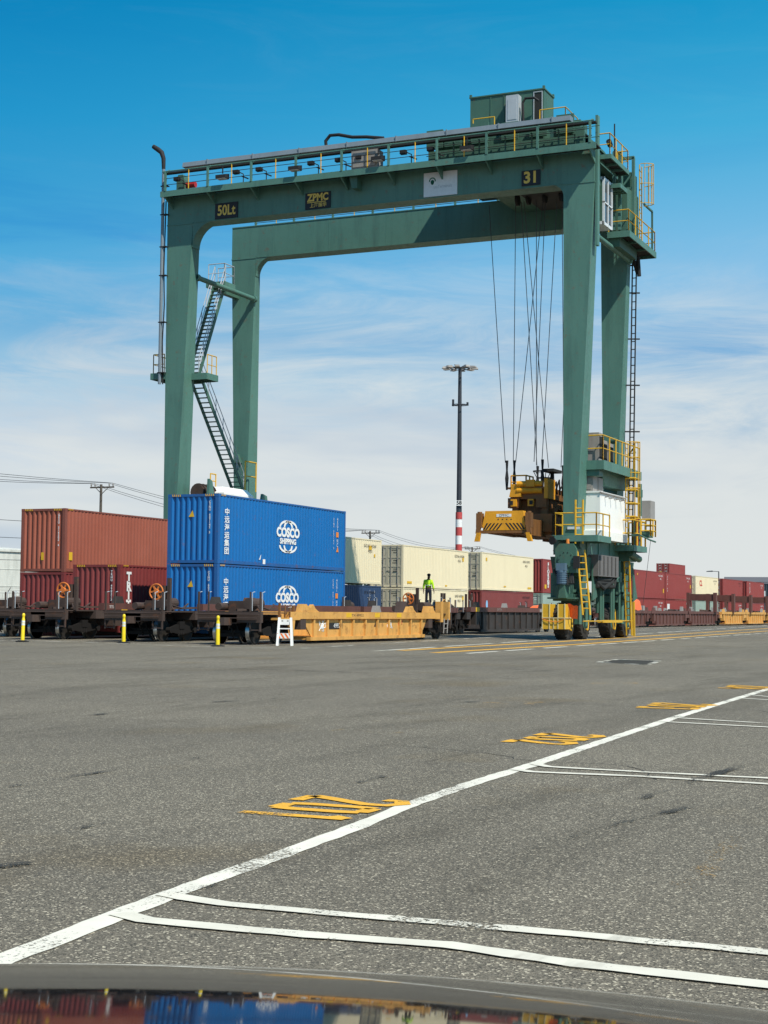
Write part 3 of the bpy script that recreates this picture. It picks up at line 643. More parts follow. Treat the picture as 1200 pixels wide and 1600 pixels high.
# lower platforms
platform([(75.1, 21.9), (82.2, 21.9), (82.2, 23.0), (75.1, 23.0)], 8.75, fascia=.45)
mb = MB(); mb.box(75.2, 75.9, 22.15, 23.5, 8.05, 8.55); mb.hexa([(77.6, 22.5, 7.75), (81.4, 22.5, 7.75), (81.4, 23.2, 7.75), (77.6, 23.2, 7.75), (76.2, 22.4, 8.6), (82, 22.4, 8.6), (82, 23.2, 8.6), (76.2, 23.2, 8.6)]); part('platform_bracket', mb, G)
mb = MB(); mb.rail([(75.2, 22.9, 8.75), (75.2, 21.95, 8.75), (82.1, 21.95, 8.75)], 1.3, 1.15, .035); part('railing', mb, YE)
for x0, h in ((75.5, 1.45), (76.3, 1.15), (77.4, 1.1)):
    mb = MB(); mb.box(x0, x0+.72, 22.25, 22.85, 8.78, 8.78+h)
    for k in range(4): mb.box(x0+.08+.15*k, x0+.16+.15*k, 22.23, 22.25, 8.95, 8.6+h, 1)
    part('air_conditioner', mb, [M['grey'], M['dark']])
mb = MB(); mb.tube([(83.2, 22.9, 9.8), (83.0, 22.5, 10.2), (82.9, 22.4, 9.9)], .05, 6); mb.tube([(81.0, 23.2, 10.4), (81.0, 22.9, 10.4)], .17, 10); part('work_light', mb, M['green_d'])
# white power house over the right hand sill
mb = MB(); mb.prism([(75.3, 22.12, 5.36), (75.3, 22.12, 7.22), (75.3, 23.45, 7.22), (75.3, 23.45, 5.36)], (4.4, 0, 0)); mb.box(75.25, 79.75, 22.07, 23.5, 7.22, 7.29); mb.box(75.2, 79.8, 22.0, 23.5, 4.92, 5.36); ph = part('power_house', mb, M['white'])
mb = MB()
for k in range(4): mb.tube([(76.1+k*.95, 22.1, 7.05), (76.1+k*.95, 21.9, 7.08), (76.1+k*.95, 21.88, 6.95)], .035, 6)
mb.box(75.22, 79.78, 22.04, 22.12, 7.20, 7.26); part('roof_edge', mb, M['grey'], parent=ph)
for x0 in (75.35, 76.3):
    mb = MB(); mb.box(x0, x0+.8, 22.5, 23.2, 7.3, 8.05); mb.box(x0-.02, x0, 22.6, 23.1, 7.4, 7.95); part('air_conditioner', mb, M['grey'], parent=ph)
mb = MB(); mb.box(74.8, 78.4, 22.05, 22.5, 3.1, 4.15)
for k in range(5): mb.box(75.0+k*.7, 75.03+k*.7, 22.02, 22.05, 3.15, 4.1, 1)
part('battery_box', mb, [M['cabinet'], M['dark']])
mb = MB()
for k in range(3): mb.tube([(75.2, 22.3, 2.95-.16*k), (77.2+.4*k, 22.2, 2.95-.16*k), (77.5+.4*k, 22.2, 3.1)], .11, 10)
mb.tube([(75.0, 22.4, 3.0), (75.9, 22.1, 2.5), (76.9, 22.1, 2.75)], .1, 8); part('exhaust_pipe', mb, M['dark'])
# front leg platform, ladder
platform([(72.7, 21.5), (75.0, 21.5), (75.0, 22.9), (72.7, 22.9)], 4.95, fascia=.3); platform([(72.7, 23.6), (73.9, 23.6), (73.9, 22.9), (72.7, 22.9)], 4.95)
mb = MB(); mb.rail([(73.9, 23.6, 4.95), (72.75, 23.6, 4.95), (72.75, 21.55, 4.95), (75.0, 21.55, 4.95)], 1.12, .95, .035); part('railing', mb, YE)
mb = MB(); mb.ladder((72.9, 22.35, 4.3), (72.5, 21.95, 1.2), (.05, -.35, 0), .045, .3); mb.ladder((72.75, 22.4, 6.7), (72.75, 22.4, 4.6), (.05, -.35, 0), .05, .35); part('ladder', mb, YE)
mb = MB(); mb.box(73.9, 73.95, 22.75, 23.35, 5.35, 5.48); part('notice_plate', mb, M['signwhite'])
# rear end lower platform, cage, control box
platform([(79.4, 21.55), (82.0, 21.55), (82.0, 22.6), (79.4, 22.6)], 4.75, fascia=.3)
mb = MB(); mb.rail([(79.45, 22.55, 4.75), (79.45, 21.6, 4.75), (81.95, 21.6, 4.75), (81.95, 22.5, 4.75)], 1.35, .9, .045); part('railing', mb, YE)
mb = MB(); mb.box(80.2, 81.6, 22.0, 22.8, 4.0, 4.6); mb.tube([(80.0, 21.9, 4.4), (81.8, 21.9, 4.15)], .18, 10); part('platform_bracket', mb, GD)
caged('caged_ladder', 80.3, 22.15, 4.8, 10.2, 6.2, YE, .3)
for z in (6.3, 7.0, 7.7, 8.3): mb = MB(); mb.tube([(79.9, 22.1, z), (79.9, 21.65, z), (80.7, 21.65, z), (80.7, 22.1, z)], .05, 6); part('ladder_hoop', mb, YE)
mb = MB(); mb.ladder((80.6, 22.1, .15), (80.4, 22.2, 4.7), (.1, .3, 0), .045, .33); mb.bar((81.0, 21.95, .12), (80.9, 21.95, 1.9), .12); part('ladder', mb, YE)
mb = MB(); mb.box(81.4, 81.8, 21.8, 22.2, 4.8, 6.4); mb.tube([(81.4, 21.75, 6.4), (81.4, 21.75, 8.1)], .11, 8); mb.box(81.2, 81.6, 21.65, 21.95, 7.4, 7.8); part('column', mb, GD)
mb = MB(); mb.box(78.4, 79.3, 20.4, 20.85, 6.05, 7.0); part('control_cabinet', mb, M['grey'])
mb = MB(); mb.rail([(78.4, 20.9, 5.2), (78.4, 20.4, 5.2), (79.4, 20.4, 5.2), (79.4, 20.9, 5.2)], .85, .45, .04, 0, 2); mb.tube([(78.3, 20.9, 5.25), (78.3, 20.4, 5.0), (79.4, 20.4, 4.95)], .045, 6, 1); mb.box(78.5, 79.3, 20.5, 20.9, 5.15, 5.45, 1); mb.bar((79.3, 21.6, 5.3), (79.0, 20.8, 5.3), .12, .12, 1); part('cabinet_cage', mb, [YE, GD])
mb = MB(); mb.tube([(79.2, 20.6, 5.0), (79.6, 21.2, 1.0)], .012, 5); part('cable', mb, M['wire'])
mb = MB(); mb.tube([(81.0, 21.8, 6.3), (81.0, 21.8, 4.85)], .08, 8); part('hose', mb, M['red'])
# bogies
def bogie(cx, cy, out, full=True):
    """two-wheel bogie; out = -1 when its outer side faces -Y"""
    b = MB(); e = lambda y: cy+out*y
    def bx(x0, x1, a, c, z0, z1, m=0): b.box(cx+x0, cx+x1, min(e(a), e(c)), max(e(a), e(c)), z0, z1, m)
    bx(-1.45, 1.45, -.5, .5, 1.86, 2.2); bx(-.18, .18, -.5, .5, .75, 1.86)
    bx(-.5, .5, -.55, .55, 2.2, 2.3); b.tube([(cx, cy, 2.3), (cx, cy, 3.0)], .62, 18); b.tube([(cx, cy, 2.28), (cx, cy, 2.42)], .85, 18)
    bx(-.8, .8, -.7, .7, 3.0, 3.9); b.hexa([(cx-.8, cy-.7, 3.0), (cx+.8, cy-.7, 3.0), (cx+.8, cy+.7, 3.0), (cx-.8, cy+.7, 3.0), (cx-.95, cy-.8, 4.0), (cx+.95, cy-.8, 4.0), (cx+.95, cy+.8, 4.0), (cx-.95, cy+.8, 4.0)])
    b.prism([(cx+.55, e(.82), 1.9), (cx+1.35, e(.82), 2.1), (cx+.55, e(.82), 3.7)], (0, out*.06, 0)); b.prism([(cx-.55, e(.82), 1.9), (cx-1.35, e(.82), 2.1), (cx-.55, e(.82), 3.7)], (0, out*.06, 0))
    bg_ = part('bogie', b, GD)
    b = MB()
    for x, y, z in ((-.75, .62, .75), (.05, .7, .55), (.75, .66, .95)): b.tube([(cx+x, e(y), z), (cx+x, e(y), 2.3)], .09, 10)
    part('guide_post', b, G, parent=bg_, smooth=True)
    for sx in (-1.32, 1.32):
        x = cx+sx
        prof = [(.40, -.28), (.72, -.30), (.84, -.27), (.88, -.17), (.885, 0), (.88, .17), (.84, .27), (.72, .30), (.40, .28)]
        w = MB(); w.lathe(prof, (x, cy, .885), (0, 1, 0), 32, closed=True)
        for k in range(22):                            # tread lugs
            a = 2*math.pi*k/22
            for s_ in (-1, 1):
                c_, d_ = math.cos(a), math.sin(a); w.bar((x+.875*c_, cy+s_*.03, .885+.875*d_), (x+.865*math.cos(a+.12), cy+s_*.27, .885+.865*math.sin(a+.12)), .07, .05, 0, (c_, 0, d_))
        wh = part('wheel', w, M['tyre'], parent=crane, smooth=True)
        w = MB(); w.lathe([(.16, -.22), (.41, -.24), (.41, .24), (.16, .22)], (x, cy, .885), (0, 1, 0), 20); part('rim', w, M['green_d'], parent=wh)
        f = MB(); f.tube([(x-.55, e(.36), 1.5), (x-.3, e(.40), .5), (x-.1, e(.42), .45), (x+.1, e(.40), .7), (x+.15, e(.36), 1.5)], .035, 6); part('wheel_guard', f, YE, parent=bg_)
    return bg_
bogie(74.2, 23.2, -1); bogie(81.7, 23.2, -1); bogie(74.2, 45.9, 1); bogie(81.7, 45.9, 1)
mb = MB()                                               # drive gearbox and motor ahead of the front bogie
mb.prism([(72.6, 22.5, 3.2), (72.6, 23.55, 3.2), (72.6, 23.55, 4.35), (72.6, 23.35, 4.6), (72.6, 22.65, 4.6), (72.6, 22.5, 4.35)], (.9, 0, 0)); mb.tube([(72.58, 23.0, 3.85), (72.54, 23.0, 3.85)], .40, 20); mb.box(72.7, 73.5, 22.9, 23.8, 2.0, 3.2); mb.tube([(72.9, 23.3, 2.0), (72.9, 23.3, 2.6)], .42, 14); mb.box(72.5, 73.6, 22.5, 23.9, 1.95, 2.03); mb.prism([(72.3, 22.9, 2.0), (72.3, 23.3, 2.0), (72.3, 23.2, 2.7), (72.3, 23.0, 2.7)], (.35, 0, 0))
part('gearbox', mb, GD)
mb = MB()
for k in range(10): mb.box(72.52, 72.545, 23.0+.33*math.cos(k*.628)-.02, 23.0+.33*math.cos(k*.628)+.02, 3.85+.33*math.sin(k*.628)-.02, 3.85+.33*math.sin(k*.628)+.02)
part('bolt_ring', mb, M['dark'])
mb = MB(); mb.tube([(72.4, 23.15, 2.65), (72.4, 23.15, 3.3)], .23, 16)
for k in range(6): mb.tube([(72.4, 23.15, 2.7+.1*k), (72.4, 23.15, 2.73+.1*k)], .26, 16)
mb.box(72.2, 72.6, 22.93, 23.38, 3.3, 3.65); part('motor', mb, M['bluemotor'])
mb = MB()
for k in range(4): mb.tube([(72.55, 23.6-.2*k, 3.4), (72.4, 23.3-.15*k, 2.9-.1*k), (72.5, 22.9-.1*k, 2.7), (72.7, 22.7, 3.3)], .045, 6)
mb.box(72.45, 72.6, 22.3, 22.6, 3.4, 4.0); part('hose', mb, M['black'])
mb = MB(); mb.lathe([(.09, 0), (.2, .28)], (72.5, 23.5, 4.72), (-1, .3, 0), 14); part('horn', mb, M['black'])
mb = MB(); mb.tube([(72.7, 22.95, 4.6), (72.7, 22.95, 4.82)], .09, 10); part('beacon', mb, M['decal_o'])
mb = MB(); x0, x1 = 71.55, 72.5                          # yellow bumper box round the front tyre
mb.box(x0, x1, 22.72, 23.82, .52, 1.05); mb.box(x0, x1, 23.47, 23.82, 1.05, 1.70); mb.box(x0, x1, 22.72, 23.05, 1.05, 1.70)
bp = part('bumper', mb, YE)
mb = MB()
for y in (22.70, 23.03, 23.45, 23.80): mb.box(x0-.03, x0+.02, y, y+.04, .53, 1.72)
mb.box(x0-.032, x0-.003, 22.72, 23.82, 1.03, 1.07); mb.box(x0-.03, x0-.003, 23.24, 23.28, .53, 1.03); mb.box(x0-.03, x1+.03, 22.68, 22.70, 1.03, 1.07)
part('edge_strip', mb, M['edge'], parent=bp)
mb = MB(); mb.tube([(x0-.05, 23.82, 1.0), (x0-.06, 23.5, .9), (x0-.06, 23.1, .86), (x0-.05, 22.72, 1.0)], .018, 6); part('rope', mb, M['decal_o'], parent=bp)
mb = MB(); vs = []
for i in range(7):
    for j in range(6):
        u, v = i/6, j/5; vs.append((71.9+.12*math.sin(u*5+v*3)+.3*v, 22.70-.55*u*(1-.35*v), 1.72-.62*v-.12*u+.03*math.sin(u*9)))
mb.add(vs, [(i*6+j, i*6+j+1, i*6+j+7, i*6+j+6) for i in range(6) for j in range(5)]); part('warning_cloth', mb, M['flag'], smooth=True)
mb = MB(); mb.box(76.2, 76.75, 22.35, 22.6, 1.3, 2.55); part('hydraulic_cabinet', mb, G)
mb = MB()
for x in (76.0, 76.4, 77.9, 78.3, 79.4): mb.tube([(x, 22.3, .9), (x, 22.3, 4.0)], .07, 8)
mb.box(75.6, 79.9, 22.3, 23.4, 2.9, 3.4); mb.tube([(75.9, 22.3, 3.3), (77.5, 22.2, 2.6), (79.5, 22.3, 3.2)], .05, 6); part('pipework', mb, GD)
mb = MB(); mb.box(76.2, 79.7, 22.2, 22.5, .82, .95); mb.tube([(73.0, 22.25, .9), (82, 22.25, .9)], .035, 6); part('step_board', mb, YE)
# left hand side: sill gear, stairs and landings
mb = MB(); mb.hexa([(76.2, 43.9, 7.2), (79.6, 43.9, 7.2), (79.6, 45.8, 7.2), (76.2, 45.8, 7.2), (76.2, 43.9, 7.75), (79.6, 43.9, 7.75), (79.6, 45.8, 7.75), (76.2, 45.8, 7.75)]); mb.hexa([(76.2, 43.9, 7.75), (79.6, 43.9, 7.75), (79.6, 45.8, 7.75), (76.2, 45.8, 7.75), (76.5, 44.2, 8.1), (79.3, 44.2, 8.1), (79.3, 45.6, 8.1), (76.5, 45.6, 8.1)]); part('reel_housing', mb, M['white'])
mb = MB(); mb.tube([(75.0, 44.9, 7.7), (76.3, 44.9, 7.7)], .42, 18)
for x in (75.1, 75.5, 75.9, 76.25): mb.tube([(x, 44.9, 7.7), (x+.04, 44.9, 7.7)], .5, 18)
part('cable_drum', mb, M['car_end'], smooth=True)
mb = MB(); mb.box(74.6, 81.6, 43.9, 44.1, 6.75, 6.98); mb.prism([(74.7, 44.0, 6.9), (75.5, 44.0, 6.9), (75.1, 44.0, 8.3), (74.8, 44.0, 8.4)], (0, .15, 0)); mb.prism([(80.6, 44.0, 6.9), (81.7, 44.0, 6.9), (81.4, 44.0, 7.9), (80.9, 44.0, 8.0)], (0, .15, 0)); mb.box(74.6, 81.6, 44.1, 46.2, 6.6, 6.75); mb.box(75.2, 81, 44.4, 45.9, 5.36, 6.6); part('reel_frame', mb, G)
def stair(x0, z0, x1, z1, y0, y1, rails):
    mb = MB()
    for y in (y0, y1): mb.bar((x0, y, z0), (x1, y, z1), .05, .24, 0)
    n = int(abs(z1-z0)/.25)
    for i in range(1, n+1):
        x, z = x0+(x1-x0)*i/(n+1), z0+(z1-z0)*i/(n+1); mb.box(x-.12, x+.12, y0, y1, z-.02, z+.02, 0)
    part('stair', mb, [M['green_d']])
    mb = MB(); U = Vector((0, 0, 1))
    for y in rails:
        a, b = Vector((x0, y, z0)), Vector((x1, y, z1))
        for h in (.55, 1.05): mb.tube([a+U*h, b+U*h], .025, 6)
        for i in range(7):
            p = a+(b-a)*i/6; mb.tube([p, p+U*1.05], .025, 6)
    part('stair_railing', mb, M['lgrey'])
stair(80.9, 8.2, 75.9, 14.15, 45.3, 46.0, (45.3,)); stair(75.6, 14.2, 78.4, 20.0, 45.3, 46.0, (45.3, 46.0))
platform([(74.0, 46.5), (76.0, 46.5), (76.0, 47.4), (74.0, 47.4)], 14.2, fascia=.35); platform([(74.8, 44.3), (76.0, 44.3), (76.0, 46.5), (74.8, 46.5)], 14.2, fascia=.35)
mb = MB(); mb.rail([(76.0, 44.4, 14.2), (75.0, 44.4, 14.2)], 1.1, .6, .03); mb.rail([(76, 47.3, 14.2), (74.1, 47.3, 14.2), (74.1, 46.6, 14.2)], 1.1, .9, .03); part('railing', mb, YE)
platform([(78.3, 45.3), (79.5, 45.3), (79.5, 46.5), (78.3, 46.5)], 20.05, fascia=.3)
mb = MB(); mb.box(79.5, 81.5, 46.1, 46.45, 19.7, 19.95); part('platform_bracket', mb, GD)
mb = MB(); mb.rail([(78.35, 46.4, 20.05), (78.35, 45.35, 20.05), (79.45, 45.35, 20.05), (79.45, 46.4, 20.05)], 1.1, .9, .028); part('railing', mb, M['lgrey'])
mb = MB(); mb.rail([(80.0, 44.7, 8.15), (81.3, 44.7, 8.15)], 1.7, 1.2, .045); mb.rail([(77.6, 45.6, 8.15), (78.2, 45.6, 8.15)], .8, .6, .04); part('railing', mb, YE)
mb = MB(); mb.prism([(81.42, 45.7, 9.9), (81.42, 46.1, 9.9), (81.42, 45.9, 10.4)], (-.3, 0, 0)); part('work_light', mb, GD)
# hoist ropes
for (yb, xb), yt in (((27.29, 75.9), 28.78), ((26.86, 75.9), 27.39), ((26.73, 79.3), 27.1), ((26.23, 77.7), 26.29), ((26.1, 79.3), 26.9), ((25.75, 75.9), 25.8), ((25.33, 75.9), 25.18), ((25.25, 79.3), 24.93), ((26.75, 75.95), 26.0), ((25.4, 79.25), 24.4)):
    mb = MB(); mb.tube([(xb, yb, 8.9), (77.7, yt+(yt-yb)*.1, 22.8)], .02, 6); part('hoist_rope', mb, M['wire'])

# ------------------------------------------------------------ spreader hanging from the ropes
sp = thing('spreader', 'grimy yellow container spreader hanging from the hoist ropes', 'spreader', (77.7, 25.8, 4.9))
def sp_(name, mb, mats, smooth=False, parent=None): return mb.build(name, mats, parent or sp, smooth)
SY, SD = M['spread'], M['spread_d']
mb = MB(); mb.box(75.2, 80.2, 24.6, 27.0, 5.15, 5.75); mb.box(75.5, 79.9, 24.9, 26.7, 5.75, 6.2); mb.box(75.0, 75.3, 24.5, 27.1, 5.3, 6.2)
for x in (76.2, 78.6): mb.box(x, x+.5, 24.75, 26.85, 5.75, 6.55)
part_main = sp_('main_frame', mb, SD)
for x0, x1 in ((71.7, 75.4), (80.0, 83.7)):
    mb = MB()
    for y in (24.95, 26.05): mb.box(x0, x1, y, y+.6, 5.05, 5.85)
    for k in range(3): mb.box(x0+.6+k*1.1, x0+.66+k*1.1, 24.95, 26.65, 5.1, 5.8)
    sp_('telescopic_beam', mb, SD)
for x, d_ in ((71.6, 1), (83.8, -1)):
    mb = MB()
    poly = [(x, 24.62, 5.38), (x, 24.9, 6.12), (x, 26.75, 6.22), (x, 27.0, 5.35), (x, 26.7, 5.15), (x, 24.9, 5.15)]
    mb.prism([(x, 24.72, 5.45), (x, 24.85, 6.15), (x, 26.75, 6.15), (x, 26.9, 5.45), (x, 26.85, 5.2), (x, 24.75, 5.2)], (d_*.45, 0, 0)); mb.box(min(x, x+d_*.5), max(x, x+d_*.5), 24.6, 27.05, 5.08, 5.22, 1)
    eb = sp_('end_beam', mb, [SY, SD])
    if d_ > 0:
        mb = MB()
        for k in range(5):                              # black chevrons
            for s_ in (-1, 1):
                y = 25.8+s_*(.06+.185*k); e_ = min(.30, 1.02-.06-.185*k)
                mb.add([(x-.004, y, 5.56), (x-.004, y+s_*.09, 5.56), (x-.004, y+s_*(.09+e_*.85), 5.24), (x-.004, y+s_*e_*.85, 5.24)], [(0, 1, 2, 3)])
        sp_('chevron_marking', mb, M['decal_k'], parent=eb)
        mb = MB(); mb.box(x-.012, x-.002, 25.42, 26.18, 5.86, 6.0); pl = sp_('name_plate', mb, M['decal'], parent=eb)
        mb = MB(); put_text(mb, 'ZPMC', .15, (x-.016, 25.8, 5.93), YD, ZD, sx=1.3)
        for k in range(4): mb.box(x-.008, x-.002, 25.4+.22*k, 25.46+.22*k, 5.72, 5.76)
        sp_('lettering', mb, M['decal_k'], parent=eb)
    for y, o_ in ((24.55, -1), (27.05, 1)):
        mb = MB(); mb.box(x-.1, x+.25, y-.14, y+.14, 5.35, 6.05); mb.tube([(x+.05, y, 6.0), (x+.05, y, 6.12)], .12, 10); mb.bar((x-.05, y, 5.5), (x-.05, y+o_*.06, 5.05), .2, .16); fl = sp_('corner_flipper', mb, SD)
        mb = MB(); mb.hexa([(x-.12, y-.1+o_*.1, 4.68), (x+.1, y-.1+o_*.1, 4.68), (x+.1, y+.12+o_*.1, 4.68), (x-.12, y+.12+o_*.1, 4.68), (x-.15, y-.08, 5.1), (x+.06, y-.08, 5.1), (x+.06, y+.1, 5.1), (x-.15, y+.1, 5.1)]); sp_('guide_shoe', mb, SY, parent=fl)
mb = MB(); mb.box(75.6, 79.8, 24.9, 25.3, 7.0, 7.55); mb.box(75.6, 79.8, 26.4, 26.9, 7.0, 7.55)
for x in (75.6, 77.4, 79.2): mb.box(x, x+.5, 25.3, 26.4, 7.0, 7.5)
mb.box(75.5, 75.9, 26.4, 27.0, 6.55, 7.05); mb.box(75.5, 75.9, 24.95, 25.5, 6.55, 7.05); mb.box(79.5, 79.9, 24.9, 25.5, 6.55, 7.05)
for x in (75.7, 79.5):
    for y in (25.05, 26.6): mb.box(x-.1, x+.14, y-.12, y+.2, 6.2, 7.05)
mb.box(76.2, 79.4, 25.0, 26.7, 6.55, 7.0); mb.box(75.48, 75.62, 24.9, 27.0, 7.5, 7.6)
hb = sp_('head_block', mb, SD)
mb = MB(); mb.tube([(75.45, 26.5, 7.75), (75.6, 25.2, 7.75)], .15, 12); mb.tube([(75.5, 26.5, 7.42), (75.6, 25.2, 7.42)], .16, 12); mb.prism([(75.4, 26.75, 7.75), (75.4, 26.35, 7.75), (75.4, 26.25, 7.1), (75.4, 26.9, 7.1)], (.2, 0, 0)); mb.box(75.4, 76.6, 24.85, 25.05, 7.0, 8.0); mb.box(75.35, 75.55, 25.55, 26.0, 7.6, 7.95); mb.box(75.36, 75.5, 25.6, 25.9, 6.62, 6.98); mb.box(75.36, 75.5, 26.5, 26.8, 6.62, 6.98); sp_('lock_actuator', mb, SY, smooth=False, parent=hb)
for y in (25.6, 26.65): mb = MB(); mb.box(75.34, 75.355, y+.02, y+.2, 6.7, 6.9); sp_('socket', mb, M['black'], parent=hb)
mb = MB(); mb.rail([(75.7, 26.9, 7.55), (75.7, 26.1, 7.55), (76.8, 26.1, 7.55)], .65, .6, .04); sp_('railing', mb, SY, parent=hb)
for x, y in ((75.9, 27.2), (75.9, 26.8), (79.3, 26.7), (75.9, 25.3), (79.3, 25.3)):
    mb = MB(); mb.tube([(x, y, 7.5), (x, y, 8.1), (x, y, 8.5), (x, y, 9.0)], [.05, .10, .05, .08], 8); sp_('rope_socket', mb, M['black'], parent=hb)
mb = MB(); c0 = (77.4, 25.75)
for k in range(6):
    a = k*math.pi/3; mb.tube([(c0[0]+.25*math.cos(a), c0[1]+.5*math.sin(a), 7.5), (c0[0]+.3*math.cos(a), c0[1]+.35*math.sin(a), 8.2), (c0[0]+.4*math.cos(a), c0[1]+.55*math.sin(a), 8.55)], .022, 5)
for z, r in ((8.2, .36), (8.55, .55)): mb.tube([(c0[0]+r*.8*math.cos(a), c0[1]+r*math.sin(a), z) for a in [k*math.pi/6 for k in range(13)]], .025, 5)
mb.box(76.6, 78.0, 24.95, 25.55, 8.45, 8.6); mb.bar((77.3, 25.2, 7.5), (77.3, 25.25, 8.5), .16); sp_('cable_basket', mb, M['dark'], parent=hb)
mb = MB()
for k in range(7): mb.tube([(76.5+k*.5, 24.95, 7.5), (76.6+k*.5, 24.8, 7.9+.15*math.sin(k*2)), (76.9+k*.5, 24.85, 7.3)], .05, 6)
mb.box(78.3, 79.3, 24.7, 24.95, 6.4, 7.6); sp_('hydraulic_hose', mb, M['black'], parent=hb)
# ------------------------------------------------------------ shipping containers
CL, CW = 12.19, 2.438
def wave(L, pitch, d):
    """trapezoid wave as (distance, depth) pairs"""
    out = [(0, 0)]; n = max(1, round(L/pitch)); p = L/n
    for i in range(n): out += [(p*(i+.14), 0), (p*(i+.36), d), (p*(i+.64), d), (p*(i+.86), 0)]
    return out+[(L, 0)]
def sheet(mb, pts, z0, z1, m=0):
    n = len(pts); mb.add([(x, y, z0) for x, y in pts]+[(x, y, z1) for x, y in pts], [(i, i+1, n+i+1, n+i) for i in range(n-1)], m)
def container(label, x, y, z, col, frame=None, H=2.896, L=CL, front='wall', group='shipping containers on the rail cars', doorcol=None, stripes=False, detail=True):
    """x, y, z = near left bottom corner; front says what the -X end shows"""
    t = thing('shipping_container', label, 'shipping container', (x, y, z), group)
    frame = frame or col; e = .012
    mb = MB()
    sheet(mb, [(x+.14+s, y+.018+d) for s, d in wave(L-.28, .279, .024)], z+.16, z+H-.07)
    sheet(mb, [(x+.14+s, y+CW-.018-d) for s, d in wave(L-.28, .8, .036)], z+.16, z+H-.07)
    mb.add([(x+L-.03, y+.1, z+.12), (x+L-.03, y+CW-.1, z+.12), (x+L-.03, y+CW-.1, z+H-.08), (x+L-.03, y+.1, z+H-.08)], [(0, 1, 2, 3)])
    mb.add([(x+.05, y+.05, z+H-.03), (x+L-.05, y+.05, z+H-.03), (x+L-.05, y+CW-.05, z+H-.03), (x+.05, y+CW-.05, z+H-.03)], [(0, 1, 2, 3)])
    mb.box(x+.1, x+L-.1, y+.08, y+CW-.08, z+.1, z+.15)
    if front == 'wall': sheet(mb, [(x+.03+d, y+.16+s) for s, d in wave(CW-.32, .265, .062)], z+.15, z+H-.1)
    mb.build('body', col, t)
    mb = MB()
    for cx in (x, x+L-.16):
        for cy in (y, y+CW-.16): mb.box(cx+.004, cx+.156, cy+.004, cy+.156, z+.118, z+H-.118)
        mb.box(cx+.02, cx+.13, y+.156, y+CW-.156, z+H-.11, z+H-.004); mb.box(cx+.02, cx+.13, y+.156, y+CW-.156, z+.03, z+.15)
    for cy in (y+.006, y+CW-.086): mb.box(x+.156, x+L-.156, cy, cy+.08, z+H-.075, z+H-.006); mb.box(x+.156, x+L-.156, cy, cy+.08, z+.02, z+.165)
    for cx in (x, x+L-.18):
        for cy in (y, y+CW-.16):
            for cz in (z, z+H-.118): mb.box(cx, cx+.18, cy, cy+.16, cz, cz+.118, 1 if detail else 0)
    mb.build('frame', [frame, M['steel'] if False else frame], t)
    if stripes:                                          # black and yellow height marking along the top corners
        mb = MB(); my = MB()
        for i in range(5):
            for yy in (y+.22, y+CW-.62): my.add([(x+.016, yy+.09*i, z+H-.10), (x+.016, yy+.09*i+.045, z+H-.10), (x+.016, yy+.09*i+.075, z+H-.012), (x+.016, yy+.09*i+.03, z+H-.012)], [(0, 1, 2, 3)])
            my.add([(x+.24+.08*i, y+.003, z+H-.075), (x+.28+.08*i, y+.003, z+H-.075), (x+.30+.08*i, y+.003, z+H-.012), (x+.26+.08*i, y+.003, z+H-.012)], [(0, 1, 2, 3)])
        my.build('height_marking', M['decal_y'], t)
    if front == 'door':
        dc = doorcol or col
        for k, (a, b) in enumerate(((y+.16, y+CW/2-.01), (y+CW/2+.01, y+CW-.16))):
            mb = MB(); mb.box(x+.05, x+.09, a, b, z+.15, z+H-.12)
            for zz in (.15, .78, 1.38, 1.98, H-.24): mb.box(x+.03, x+.05, a, b, z+zz, z+zz+.10)
            for yy in (a, b-.08): mb.box(x+.031, x+.05, yy, yy+.08, z+.25, z+H-.24)
            d = mb.build('door', dc, t)
            for yy in (a+.28, b-.28):
                mb = MB(); mb.tube([(x+.012, yy, z+.08), (x+.012, yy, z+H-.06)], .022, 6)
                for zz in (.12, H*.33, H*.66, H-.14): mb.box(x+.0, x+.03, yy-.05, yy+.05, z+zz-.05, z+zz+.05)
                mb.bar((x+.005, yy, z+1.15), (x+.005, yy+.3, z+1.13), .03); mb.build('lock_rod', M['grey'], d)
            if detail:
                mb = MB()
                for zz, w in ((H-.42, .5), (H-.58, .35), (1.78, .34), (1.62, .38), (1.2, .25), (1.05, .3)): 
                    n = int(w/.07)
                    for q in range(n): mb.box(x+.046, x+.0495, (a+b)/2-w/2+q*.07, (a+b)/2-w/2+q*.07+.045, z+zz, z+zz+.075)
                mb.build('lettering', M['decal_k'] if col is M['c_cream'] else M['decal'], d)
    return t
def dec(t, name, mat, draw):
    mb = MB(); draw(mb); return mb.build(name, mat, t)
XD = (1, 0, 0)
def plate(y_or_x, a0, a1, z0, z1, end=False):
    return (lambda m: m.box(y_or_x-.004, y_or_x, a0, a1, z0, z1)) if end else (lambda m: m.box(a0, a1, y_or_x-.004, y_or_x, z0, z1))
def tri(y_or_x, a, z, s, end=False):
    q = [(-s*.8, -s*.6), (s*.8, -s*.6), (s*.3, s)]
    return (lambda m: m.add([(y_or_x-.002, a-p, z+r) for p, r in q], [(0, 1, 2)])) if end else (lambda m: m.add([(a+p, y_or_x-.002, z+r) for p, r in q], [(0, 1, 2)]))
def smalltext_v(body, size, x, y, ztop, step, end, bold=.0):
    return (lambda m: put_vertical(m, body, size, (x-.003, y, ztop), ZD, YD, step, bold=bold)) if end else (lambda m: put_vertical(m, body, size, (x, y-.003, ztop), ZD, XD, step, bold=bold))

